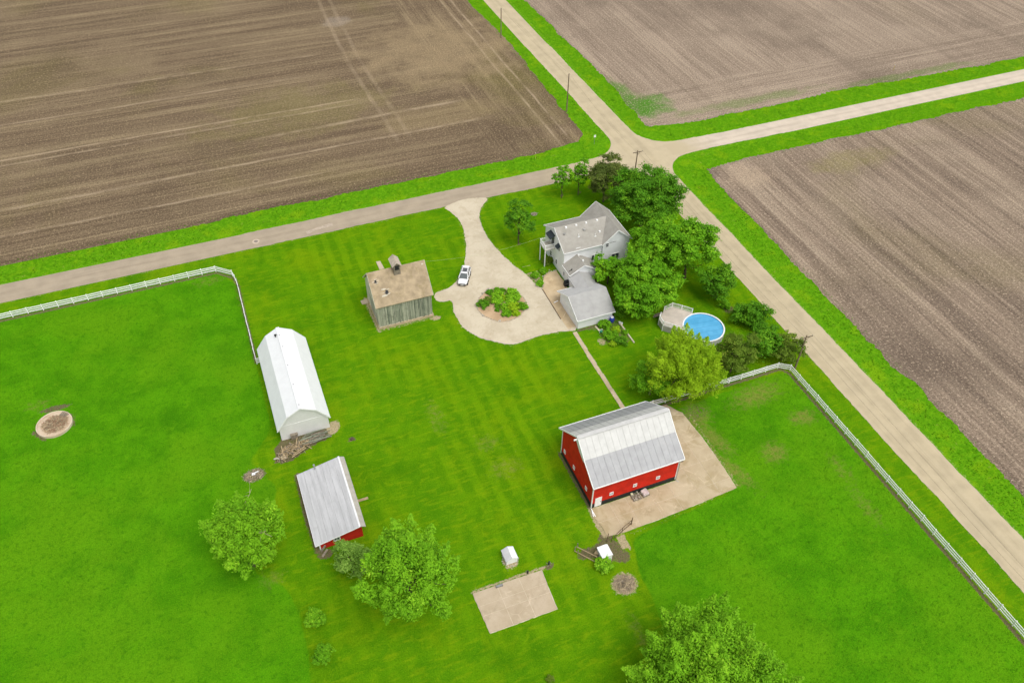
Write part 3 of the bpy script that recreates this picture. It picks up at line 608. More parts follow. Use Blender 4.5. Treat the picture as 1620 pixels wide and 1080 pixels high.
for s_ in (-1, 1):
    rr = MB(); slope(rr, [(23.2, 108.35, 11.2), (23.2, 110.95, 11.2), (23.2+s_*.85, 110.95, 10.42), (23.2+s_*.85, 108.35, 10.42)], .07); rr.build('cupola_roof', plain('cupola_shingles', (.46, .39, .31), .9, .1, .2), cup)
MB().box(22.85, 23.55, 108.5, 108.54, 9.6, 10.5).build('louvre', M_DARK, cup)
MB().box(cx0-.05, cx0-.004, 106.1, 107.3, .5, 2.6).build('door', plain('crib_door', (.40, .37, .32), .9), crib)
MB().box(cx0-.04, cx0-.004, 108.2, 110.9, .45, 3.6).build('wide_door', plain('crib_door', (.40, .37, .32), .9), crib)
MB().box(cx1+.004, cx1+.05, 108.2, 110.9, .45, 3.6).build('wide_door', plain('crib_door', (.40, .37, .32), .9), crib)
tr = MB()
for x in (cx0-.31, cx1+.31):
    for (ya, yb) in ((105.12, 109.6), (114.08, 109.6)): tr.bar((x, ya, 5.1), (x, yb, 9.47), .05, .18)
tr.build('rake_board', plain('rake_pale', (.52, .47, .37), .9), crib)
def ramp(px, label):
    m = concrete_mat('ramp_concrete', (.48, .40, .29), (.54, .46, .34), (.42, .34, .23)); P = [g(*q) for q in px]
    return tag(MB().prism([(p[0], p[1], .12) for p in P], (0, 0, -.14)).build('concrete_ramp', m, bevel=.02), label, 'ramp')
ramp([zc(80, 665), zc(160, 640), zc(192, 690), zc(100, 708)], 'short pale concrete ramp at the west end of the corn crib')
ramp([zc(270, 190), zc(320, 180), zc(372, 272), zc(312, 285)], 'tan concrete strip in the grass behind the corn crib')

# ---------------------------------------------------------------- white gambrel barn
M_WTIN = stripes_mat('white_roofing', (.745, .755, .755), 'y', .23, .12, .03, .5, ((.76, .775, .78), .4), spec=.3)
M_WSID = stripes_mat('white_lap_siding', (.74, .735, .71), 'z', .2, .15, .04, .6, ((.69, .68, .66), .4), spec=.25)
wb = thing('white_barn', 'long white barn with gambrel roof beside the pasture fence', 'barn', (1.62, 95.8, 0))
wy0, wy1 = 86.75, 104.95; wp = [(-2.42, 2.58), (-.58, 5.07), (1.62, 6.28), (3.83, 5.07), (5.68, 2.58)]
MB().prism([(-2.1, wy0, 0), (5.34, wy0, 0), (5.34, wy0, 2.95), (3.75, wy0, 4.98), (1.62, wy0, 6.16), (-.5, wy0, 4.98), (-2.1, wy0, 2.95)], (0, wy1-wy0, 0)).build('wall', M_WSID, wb)
for (a, b) in zip(wp[:-1], wp[1:]):
    for i in range(9):
        ya = wy0-.3+(wy1-wy0+.6)*i/9; yb = wy0-.3+(wy1-wy0+.6)*(i+1)/9-.006
        mb = MB(); slope(mb, [(a[0], ya, a[1]), (a[0], yb, a[1]), (b[0], yb, b[1]), (b[0], ya, b[1])], .09); mb.build('roof_panel', M_WTIN, wb)
MB().bar((1.5, wy0-.32, 6.27), (1.5, wy1+.3, 6.27), .3, .05).bar((1.76, wy0-.32, 6.26), (1.76, wy1+.3, 6.26), .28, .05).build('ridge_cap', M_WTIN, wb)
for y in (103.2, 100.4, 96.0, 91.6, 87.2): MB().box(1.55, 1.7, y-.06, y+.06, 6.28, 6.45).build('ridge_knob', M_METAL, wb)
vn = MB().tube((1.0, 103.4, 6.0), (1.0, 103.4, 6.45), .1).tube((1.0, 103.4, 6.45), (1.0, 103.4, 6.6), .2, .05).bar((.8, 103.3, 6.35), (1.3, 103.5, 6.35), .06, .1); vn.build('roof_vent', M_DARK, wb)
tr = MB()
for (a, b) in zip(wp[:-1], wp[1:]): tr.bar((a[0], wy0-.33, a[1]-.07), (b[0], wy0-.33, b[1]-.07), .05, .2)
tr.build('rake_board', M_TRIM, wb)
MB().box(-2.05, 5.3, wy0-.03, wy0-.004, 3.02, 3.1).build('gable_band', M_TRIM, wb)

# ---------------------------------------------------------------- red shed
def roll_mat():
    t = NT('grey_roll_roofing'); st = t.noise(1.0, 4, .7, stretch=(2.2, .25, 1)); c = t.mix(t.rng(st, .35, .65), (.43, .43, .435), (.53, .53, .535)); c = t.mix(t.rng(t.noise(1.0, 5, .7, stretch=(.35, 2.6, 1)), .54, .72, 0, .35), c, (.36, .355, .35))
    c = t.mix(t.rng(t.noise(6, 3, .7), .52, .72, 0, .2), c, (.33, .33, .33)); c = t.mix(t.math('MULTIPLY', t.rand(), .14), c, (.34, .34, .34)); t.col(c); t.b.inputs['Roughness'].default_value = .8; t.bump(st, .2, .03); return t.m
M_ROLL = roll_mat()
M_REDS = stripes_mat('shed_red_siding', (.55, .020, .010), 'x', .2, .4, .14, .75)
sh = thing('shed', 'low red shed with grey sloping roof left of the leafy tree', 'shed', (2.3, 72.0, 0))
sx0, sx1, sy0, sy1 = -.75, 5.32, 65.85, 77.95
MB().prism([(sx0, sy0, 0), (sx1, sy0, 0), (sx1, sy0, 2.72), (sx0, sy0, 1.55)], (0, sy1-sy0, 0)).build('wall', M_REDS, sh)
nst = 7; A = (-1.24, 1.55); B = (5.1, 2.92)
for i in range(nst):
    t0, t1 = i/nst, (i+1)/nst+.012; xa = A[0]+(B[0]-A[0])*t0; xb = A[0]+(B[0]-A[0])*min(1, t1); za = A[1]+(B[1]-A[1])*t0+.012; zb_ = A[1]+(B[1]-A[1])*min(1, t1)
    mb = MB(); slope(mb, [(xa, sy0-.32, za), (xb, sy0-.32, zb_), (xb, sy1+.35, zb_), (xa, sy1+.35, za)], .06); mb.build('roofing_strip', M_ROLL, sh)
for i in range(1, nst):
    xa = A[0]+(B[0]-A[0])*i/nst; za = A[1]+(B[1]-A[1])*i/nst; MB().bar((xa+.03, sy0-.31, za+.02), (xa+.03, sy1+.34, za+.02), .05, .02).build('seam', plain('tar_seam', (.37, .37, .37), .8, .2, .25, 1.2), sh)
mb = MB(); slope(mb, [(5.1, sy0-.32, 2.93), (5.86, sy0-.32, 2.55), (5.86, sy1+.35, 2.55), (5.1, sy1+.35, 2.93)], .07); e = mb.build('eave_strip', plain('tan_roofing', (.40, .375, .32), .9, .15, .1), sh)
MB().bar((5.05, sy0-.34, 2.95), (5.05, sy1+.37, 2.95), .26, .05).build('ridge_cap', plain('bright_flashing', (.74, .74, .74), .5, .4, .05), sh)
MB().bar((A[0], sy0-.34, A[1]-.03), (B[0], sy0-.34, B[1]-.03), .05, .14).bar((-1.26, sy0-.3, 1.5), (-1.26, sy1+.33, 1.5), .05, .12).build('fascia', M_TRIM, sh)
zs = zz(460, 710, 6)
c = gy(*zs(438, 850), sy0); wall_window(sh, (c[0], sy0, c[2]), .95, .75, (0, -1, 0), bars=(0, 1), ft=.12)
MB().box(sx0-.02, sx0+.16, sy0-.035, sy0-.004, 0, 1.5).build('corner_trim', M_TRIM, sh)
p = g(*zs(228, 190), 2.1); MB().tube((p[0], p[1], 1.8), (p[0], p[1], 3.0), .07).tube((p[0], p[1], 3.0), (p[0], p[1], 3.1), .15).tube((p[0], p[1], 2.0), (p[0], p[1], 2.2), .2, .1).build('stove_pipe', M_METAL, sh)
tag(MB().box(5.9, 7.5, 71.55, 71.95, .02, .1).build('plank', M_WOODT, bevel=.01), 'single tan plank on the grass beside the low red shed', 'plank')
for i, (a, b, lb) in enumerate((((508, 872, .2), (515, 862, .9), 'short grey board leaning on the red shed corner'), ((510, 880, .05), (518, 868, .35), 'wide weathered board on bare soil by the red shed'))):
    tag(MB().bar(g(*a), g(*b), .3, .06).build('board', M_WOOD), lb, 'board')

# ---------------------------------------------------------------- farmhouse
M_SHING = stripes_mat('tan_asphalt_shingles', (.345, .325, .285), 'z', .075, .3, .10, .95, ((.275, .26, .22), .6), spec=.12)
M_SHING2 = stripes_mat('grey_asphalt_shingles', (.385, .38, .365), 'z', .07, .3, .08, .95, ((.31, .305, .29), .5), spec=.12)
M_LAP = stripes_mat('white_vinyl_siding', (.82, .825, .835), 'z', .16, .22, .03, .6, None, spec=.25)
M_AWN = plain('dark_green_awning', (.035, .045, .05), .6, .3, .2, 3)
ho = thing('farmhouse', 'white two storey farmhouse with tan shingle roofs and west balcony', 'house', (60.5, 110.0, 0))
gable_x(MB(), 54.1, 61.79, 106.92, 111.2, 115.55, 0, 6.12, 8.42).build('wall', M_LAP, ho)
gable_y(MB(), 106.55, 115.62, 61.8, 64.55, 67.3, 0, 6.1, 8.52).build('wall', M_LAP, ho)
gable_y(MB(), 103.75, 106.915, 54.12, 56.65, 59.2, 0, 3.2, 4.66).build('wall', M_LAP, ho)
gable_y(MB(), 99.2, 103.745, 54.0, 55.65, 57.3, 0, 2.7, 3.32).build('wall', M_LAP, ho)
def roof(pts, name='roof', m=M_SHING, parent=ho):
    mb = MB(); slope(mb, pts, .12); return mb.build(name, m, parent)
rS = roof([(53.8, 106.55, 6.02), (64.5, 106.55, 6.02), (64.5, 111.2, 8.6), (53.8, 111.2, 8.6)])
roof([(53.8, 111.201, 8.6), (64.5, 111.201, 8.6), (64.5, 115.9, 5.99), (53.8, 115.9, 5.99)])
roof([(61.48, 106.25, 6.0), (64.55, 106.25, 8.72), (64.55, 115.95, 8.72), (61.48, 115.95, 6.0)])
roof([(64.551, 106.25, 8.72), (67.62, 106.25, 6.0), (67.62, 115.95, 6.0), (64.551, 115.95, 8.72)])
roof([(53.8, 103.5, 3.12), (56.65, 103.5, 4.82), (56.65, 107.0, 4.82), (53.8, 107.0, 3.12)]); roof([(56.651, 103.5, 4.82), (59.5, 103.5, 3.12), (59.5, 107.0, 3.12), (56.651, 107.0, 4.82)])
roof([(53.5, 98.6, 2.66), (55.65, 98.6, 3.46), (55.65, 103.85, 3.46), (53.5, 103.85, 2.66)], m=M_SHING2); roof([(55.651, 98.6, 3.46), (57.75, 98.6, 2.66), (57.75, 103.85, 2.66), (55.651, 103.85, 3.46)], m=M_SHING2)
tr = MB()
for ya, yb, xa, za, zb_ in ((106.52, 111.2, 53.78, 5.94, 8.53), (115.93, 111.2, 53.78, 5.92, 8.53)): tr.bar((xa, ya, za), (xa, yb, zb_), .06, .2)
tr.bar((53.8, 106.5, 5.93), (61.6, 106.5, 5.93), .08, .16); tr.bar((53.8, 115.95, 5.9), (61.5, 115.95, 5.9), .08, .16)
for y in (106.22, 115.98): tr.bar((61.45, y, 5.92), (64.55, y, 8.64), .06, .2); tr.bar((67.65, y, 5.92), (64.55, y, 8.64), .06, .2)
tr.bar((67.66, 106.3, 5.92), (67.66, 115.9, 5.92), .08, .16); tr.bar((53.77, 103.47, 3.05), (56.65, 103.47, 4.75), .06, .2); tr.bar((59.5, 103.47, 3.05), (56.65, 103.47, 4.75), .06, .2); tr.bar((53.77, 103.5, 3.05), (53.77, 106.9, 3.05), .08, .14)
tr.build('fascia', M_TRIM, ho)
def on_slope(px, py, y0, z0, y1, z1):
    k = (z1-z0)/(y1-y0); d = _ray(px, py); t = (z0-y0*k-100)/(d[2]-d[1]*k); return CAM+d*t
zh = zz(840, 300, 9)
for (x, y, kind) in ((497, 545, 'w'), (642, 510, 'w'), (785, 478, 'w'), (938, 440, 'w'), (476, 640, 'g'), (757, 578, 'g'), (677, 660, 's'), (912, 655, 's'), (977, 600, 'w')):
    p = on_slope(*zh(x, y), 106.55, 6.02, 111.2, 8.6)
    if kind == 'w': MB().box(p[0]-.16, p[0]+.16, p[1]-.16, p[1]+.16, p[2]-.1, p[2]+.24).build('roof_vent', M_TRIM, ho, bevel=.03)
    elif kind == 'g': MB().tube((p[0], p[1], p[2]-.1), (p[0], p[1], p[2]+.22), .2, .17, 10).tube((p[0], p[1], p[2]+.22), (p[0], p[1], p[2]+.3), .27, .2, 10).build('roof_vent', plain('vent_grey', (.33, .32, .3), .7), ho)
    else: MB().tube((p[0], p[1], p[2]-.1), (p[0], p[1], p[2]+.5), .06).box(p[0]-.2, p[0]+.2, p[1]-.22, p[1]-.1, p[2]-.12, p[2]+.02).build('vent_pipe', M_TRIM, ho)
for (x, y, z0) in ((1168, 505, 7.9),): 
    p = g(*zh(x, y), 7.7); MB().box(p[0]-.16, p[0]+.16, p[1]-.2, p[1]+.2, 7.4, 7.98).build('roof_vent', M_TRIM, ho)
for (x, y) in ((440, 97), (488, 155)): 
    p = g(*z3(x, y), 4.7); MB().box(p[0]-.14, p[0]+.14, p[1]-.14, p[1]+.14, 4.3, 4.95).build('roof_vent', M_TRIM, ho)
p = g(*z3(355, 255), 3.6); MB().bar((p[0]-.3, p[1], 3.5), (p[0]+.25, p[1], 3.72), .08, .08).tube((p[0]+.25, p[1], 3.3), (p[0]+.25, p[1], 3.95), .07).build('vent_pipe', M_DARK, ho)
wall_window(ho, tuple(np.array(gy(*zh(671, 848), 106.92))*[1, 1, 1]), .85, .75, (0, -1, 0))
c = gy(*zh(905, 958), 106.92); fd = MB().box(c[0]-.8, c[0]+.8, 106.86, 106.915, max(2.9, c[2]-.9), c[2]+.75).build('french_door', M_TRIM, ho)
for s_ in (-1, 1): MB().box(c[0]+s_*.38-.24, c[0]+s_*.38+.24, 106.845, 106.858, c[2]-.6, c[2]+.5).build('pane', M_GLASS, fd)
c = gy(*zh(1085, 790), 106.55); wall_window(ho, (c[0], 106.55, c[2]), .75, 1.0, (0, -1, 0))
c = gy(*zh(1195, 945), 106.55); wall_window(ho, (c[0], 106.55, c[2]), 1.7, 1.5, (0, -1, 0), bars=(0, 1))
c = gx(*z3(285, 290), 54.12); wall_window(ho, (54.12, c[1], c[2]), .7, 1.0, (-1, 0, 0))
# west wall: door and window with dark awnings, balcony on two posts
MB().box(54.03, 54.095, 111.5, 112.6, 4.05, 6.05).build('balcony_door', M_GLASS, ho)
wall_window(ho, (54.1, 109.2, 5.1), .8, 1.1, (-1, 0, 0))
wall_window(ho, (54.1, 112.6, 1.6), .9, 1.2, (-1, 0, 0)); wall_window(ho, (54.1, 110.0, 1.5), .9, 1.2, (-1, 0, 0))
def awning(y0, y1, z, dep):
    return MB().add([(54.09, y0, z), (54.09, y1, z), (54.09-dep, y1, z-.5), (54.09-dep, y0, z-.5), (54.09-dep, y1, z-.68), (54.09-dep, y0, z-.68), (54.09, y0, z-.1), (54.09, y1, z-.1)], [(0, 1, 2, 3), (3, 2, 4, 5), (0, 3, 5, 6), (1, 7, 4, 2), (6, 5, 4, 7), (0, 6, 7, 1)]).build('awning', M_AWN, ho)
awning(111.15, 113.2, 6.75, 1.05); awning(108.65, 109.75, 6.15, .65)
bl = MB().box(52.05, 54.09, 110.95, 113.45, 3.82, 4.0).build('balcony', plain('balcony_deck', (.50, .47, .38), .85, .2), ho)
for y in (111.05, 113.34): MB().box(52.05, 52.2, y-.075, y+.075, 0, 5.05).build('post', M_VINYL, bl)
for (a, b) in (((52.12, 111.05), (54.0, 111.05)), ((52.12, 113.34), (54.0, 113.34)), ((52.12, 111.05), (52.12, 113.34))):
    rb = MB().bar(a+(5.0,), b+(5.0,), .09, .07).bar(a+(4.12,), b+(4.12,), .07, .06); n_ = 12
    for k in range(n_+1): q = lerp(a+(0,), b+(0,), k/n_); rb.bar((q[0], q[1], 4.12), (q[0], q[1], 5.0), .045, .045)
    rb.bar(a+(3.92,), b+(3.92,), .1, .22); rb.build('railing', M_VINYL, bl)
# garage
ga_ = thing('garage', 'white attached garage with light grey shingle gable roof by driveway', 'garage', (54.1, 97.0, 0))
gable_x(MB(), 50.8, 57.45, 93.15, 97.05, 100.8, 0, 2.25, 4.3).build('wall', M_LAP, ga_)
roof([(50.45, 92.8, 2.25), (57.8, 92.8, 2.25), (57.8, 97.05, 4.5), (50.45, 97.05, 4.5)], m=M_SHING2, parent=ga_)
roof([(50.45, 97.051, 4.5), (57.8, 97.051, 4.5), (57.8, 101.5, 2.14), (50.45, 101.5, 2.14)], m=plain('grey_shingles_north_lit', (.47, .465, .45), .95, .12, .06, .9, 12), parent=ga_)  # same shingles as the south slope, brighter light on this side put into the colour
tr = MB(); tr.bar((50.42, 92.78, 2.17), (50.42, 97.05, 4.42), .06, .2).bar((50.42, 101.5, 2.07), (50.42, 97.05, 4.42), .06, .2).bar((50.4, 92.76, 2.16), (57.8, 92.76, 2.16), .1, .16).bar((50.4, 101.53, 2.06), (53.4, 101.53, 2.06), .1, .16); tr.build('fascia', M_TRIM, ga_)
gd = MB()
for k in range(4): gd.box(50.75, 50.792, 94.4, 99.4, .05+k*.52, .53+k*.52)
gd.build('garage_door', M_WHITE, ga_)
MB().box(57.46, 57.5, 95.0, 95.9, .05, 2.0).build('side_door', M_WHITE, ga_)

# ---------------------------------------------------------------- two tiny white outbuildings
M_MET2 = plain('light_metal', (.55, .55, .55), .5, .4, .06)
def small_shed():
    z5 = zz(780, 850, 7.04); a = g(*z5(150, 305)); b = g(*z5(270, 265)); wx = b[0]-a[0]; y0 = (a[1]+b[1])/2
    t = thing('pump_house', 'tiny white gabled shed on gravel above the square concrete pad', 'shed', ((a[0]+b[0])/2, y0+.9, 0))
    xm = (a[0]+b[0])/2; gable_y(MB(), y0, y0+1.75, a[0], xm, b[0], 0, .95, 1.38).build('wall', M_WHITE, t)
    for s_, m in ((-1, M_MET2), (1, M_WHITE)):
        mb = MB(); slope(mb, [(xm, y0-.1, 1.45), (xm+s_*(wx/2+.1), y0-.1, .95), (xm+s_*(wx/2+.1), y0+1.85, .95), (xm, y0+1.85, 1.45)], .05); mb.build('roof', m, t)
    MB().box(xm-.3, xm+.3, y0-.03, y0-.003, .06, .85).build('door', M_TRIM, t)
    st = bpy.data.meshes.new('x'); 
    for k in range(34):
        an = k*2*math.pi/34+rnd.uniform(-.1, .1); link('stone', STONES[k % 4], (xm+math.cos(an)*1.05*rnd.uniform(.85, 1.1), y0+.75+math.sin(an)*1.2*rnd.uniform(.9, 1.1), .03), t, (0, 0, rnd.uniform(0, 6)), (.11*rnd.uniform(.6, 1.2),)*3)
def stone_mesh(seed):
    bm = bmesh.new(); bmesh.ops.create_icosphere(bm, subdivisions=1, radius=1); r_ = random.Random(seed)
    for v in bm.verts: v.co *= r_.uniform(.75, 1.15); v.co.z *= .65
    me = bpy.data.meshes.new('stone'); bm.to_mesh(me); bm.free(); me.materials.append(M_STONE); return me
STONES = [stone_mesh(i) for i in range(4)]
small_shed()
z5 = zz(780, 850, 7.04)
q = [g(*z5(*p), 1.5) for p in ((1165, 105), (1280, 65), (1330, 180), (1215, 243))]; hx0 = (q[0][0]+q[3][0])/2; hx1 = (q[1][0]+q[2][0])/2; hy0 = (q[2][1]+q[3][1])/2; hy1 = (q[0][1]+q[1][1])/2
hut = thing('well_house', 'small boxy white hut on bare soil south of the barn', 'hut', ((hx0+hx1)/2, (hy0+hy1)/2, 0))
MB().box(hx0+.08, hx1-.08, hy0+.08, hy1-.08, 0, 1.4).build('wall', M_WHITE, hut)
xm = hx1-.32; mb = MB(); slope(mb, [(hx0, hy0, 1.5), (xm, hy0, 1.56), (xm, hy1, 1.56), (hx0, hy1, 1.5)], .07); mb.build('roof', M_WHITE, hut); mb = MB(); slope(mb, [(xm+.001, hy0, 1.56), (hx1, hy0, 1.38), (hx1, hy1, 1.38), (xm+.001, hy1, 1.56)], .07); mb.build('roof', M_WHITE, hut)
MB().box(hx0+.4, hx0+1.0, hy0+.04, hy0+.076, .05, 1.25).build('door', M_TRIM, hut)
tag(MB().prism([(hx0-.45, hy1-.15, .5), (hx0-.02, hy1-.05, .9), (hx0-.02, hy1-.75, .9)], (0, 0, -.5)).build('plywood_sheet', M_WOODT), 'tan plywood offcut propped on the west side of the white hut', 'plywood')

# ================================================================== fences
POST = MB().box(-.065, .065, -.065, .065, 0, 1.38).add([(-.08, -.08, 1.38), (.08, -.08, 1.38), (.08, .08, 1.38), (-.08, .08, 1.38), (0, 0, 1.46)], [(0, 1, 2, 3), (0, 1, 4), (1, 2, 4), (2, 3, 4), (3, 0, 4)]).mesh('post', M_VINYL)
RAIL = MB().box(0, 1, -.035, .035, -.085, .085).mesh('rail', M_VINYL)
def fence(pts, label, step=2.44, group='white rail fences', rails=(.35, .78, 1.2), sag=0.0):
    t = thing('fence', label, 'fence', (pts[0][0], pts[0][1], 0), group)
    P = []
    for a, b in zip(pts[:-1], pts[1:]):
        L = math.hypot(b[0]-a[0], b[1]-a[1]); n = max(1, round(L/step)); P += [lerp(a+(0,), b+(0,), k/n) for k in range(n)]
    P.append(pts[-1]+(0,)); P = [(p[0]+rnd.uniform(-.03, .03), p[1]+rnd.uniform(-.03, .03), 0) for p in P]
    for p in P: link('post', POST, (p[0], p[1], 0), t, (rnd.uniform(-.015, .015), rnd.uniform(-.015, .015), 0))
    for a, b in zip(P[:-1], P[1:]):
        an = math.atan2(b[1]-a[1], b[0]-a[0]); L = math.hypot(b[0]-a[0], b[1]-a[1])
        for h in rails: link('rail', RAIL, (a[0], a[1], h+rnd.uniform(-.015, .015)), t, (0, rnd.uniform(-.006, .006), an), (L, 1, 1))
    return t
fence([(-61.0, 131.35), (-6.2, 131.55), (-3.5, 129.2), (-3.15, 127.6)], 'white rail fence running along the road at left of the lawn')
fence([(-3.0, 126.3), (-3.0, 104.6), (-2.3, 104.5)], 'short white rail fence between the corner gap and the long white barn')
fence([(52.0, 72.5), (78.2, 72.45), (79.85, 71.3), (79.9, 8.0)], 'white rail fence from the red barn corner along the right road')

# ================================================================== utility poles
def pole(base, top_h, label, arm=0.0, lean=(0, 0), armdir=(1, 0), r=.14, xf=False):
    b = np.array(base); t = thing('utility_pole', label, 'utility pole', (b[0], b[1], 0), 'utility poles along the roads')
    tp = (b[0]+lean[0], b[1]+lean[1], top_h); MB().tube((b[0], b[1], -.2), tp, r*1.15, r*.75, 10).build('pole', M_POLE, t)
    pins = []
    if arm:
        a = np.array(armdir+(0,)); c = np.array(tp)-(0, 0, .35)
        ar = MB().bar(c-a*arm/2+(0, -.12, 0), c+a*arm/2+(0, -.12, 0), .1, .13).bar(c-a*arm*.3+(0, -.12, 0), c+(0, -.1, -.7), .04, .04).bar(c+a*arm*.3+(0, -.12, 0), c+(0, -.1, -.7), .04, .04).build('crossarm', M_POLE, t)
        for k in (-.46, -.2, .2, .46):
            q = c+a*arm*k+(0, -.12, .06); MB().tube(q, q+(0, 0, .16), .05, .03, 6).build('insulator', plain('insulator_glaze', (.35, .33, .3), .3, .5), ar); pins.append(q+(0, 0, .16))
    else:
        for h in (.25, .9): q = np.array(tp)-(0, 0, h); MB().tube(q, q+(.25, 0, .08), .05, .03, 6).build('insulator', plain('insulator_glaze', (.35, .33, .3), .3, .5), t); pins.append(q+(.25, 0, .08))
    if xf: q = np.array(tp)-(-.3, 0, 1.5); MB().tube(q, q+(0, 0, .8), .2, .2, 10).build('transformer', M_METAL, t)
    return pins, t
p1, t_ = pole((80.2, 206.8), 8.3, 'wooden utility pole farthest up the diagonal road')
p2, t_ = pole((80.4, 163.3), 9.8, 'tall wooden utility pole beside the dark field just above the crossroads', xf=False)
q = g(1009, 238, 8.6); p3, t_ = pole((q[0], q[1]), 8.6, 'utility pole with crossarm at the crossroads behind the dark trees', 2.2)
p4, t_ = pole((80.92, 71.3), 7.8, 'utility pole with crossarm at the corner of the white fence', 2.4)
def wire(a, b, label, sag=.8, r=.012, m=None):
    N = 14; P = [np.array(lerp(a, b, k/N))-(0, 0, sag*4*(k/N)*(1-k/N)) for k in range(N+1)]; mb = MB()
    for u, v in zip(P[:-1], P[1:]): mb.tube(u, v, r, r, 4, False)
    return tag(mb.build('overhead_wire', m or M_DARK), label, 'wire', 'overhead wires')
wire(p1[0], p2[0], 'overhead wire between the two poles up the diagonal road'); wire(p2[0], p3[1], 'overhead wire from the tall pole to the crossroads pole')
wire(p3[1], p4[1], 'inner overhead wire from the crossroads pole to the fence corner pole'); wire(p3[3], p4[3], 'outer overhead wire from the crossroads pole to the fence corner pole')
wire(p4[1], (80.9, -20, 7.3), 'inner overhead wire running south from the fence corner pole'); wire(p4[3], (82.0, -20, 7.3), 'outer overhead wire running south from the fence corner pole')
wire((cx1+.2, 109.6, 9.2), (54.05, 112.9, 6.0), 'pale service wire from the corn crib to the farmhouse', 1.2, .009, plain('pale_cable', (.45, .50, .25), .6))
q = g(940, 228); sp = thing('road_sign', 'small white marker sign on a post at the field corner', 'sign', q); MB().tube((q[0], q[1], 0), (q[0], q[1], 2.3), .035).build('post', M_METAL, sp); MB().box(q[0]-.25, q[0]+.25, q[1]-.05, q[1]-.02, 1.75, 2.3).build('sign_plate', M_TRIM, sp)
for (px, py, lb) in ((603, 252, ''),): pass
for k, (px, py, lb) in enumerate(((847, 252, 'thin marker stake standing in the verge above the small trees'), (1413, 112, 'thin yellow marker stake in the verge of the white gravel road'))):
    q = g(px, py); t = thing('marker_stake', lb, 'stake', q, 'roadside stakes'); MB().tube((q[0], q[1], 0), (q[0], q[1], 1.5), .04).build('post', plain('stake_yellow', (.5, .42, .08), .7), t); MB().tube((q[0], q[1], 1.5), (q[0], q[1], 1.62), .06).build('cap', M_TRIM, t)
q = g(405, 382); mh = thing('manhole_cover', 'round cover set in the road above the left fence', 'cover', q)
MB().tube((q[0], q[1], .02), (q[0], q[1], .055), .75, .72, 20).build('collar', plain('pale_collar', (.50, .41, .31), .9), mh); MB().tube((q[0], q[1], .05), (q[0], q[1], .068), .42, .4, 20).build('lid', plain('lid_iron', (.24, .2, .17), .7), mh)
q = g(500, 360); struct(MB().prism([g(*p, .0375) for p in ((484, 366), (525, 352), (527, 357), (500, 364), (486, 371))], (0, 0, -.003)).build('road_patch', plain('pale_patch', (.42, .345, .265), .9), org=(0, 0, 0)))

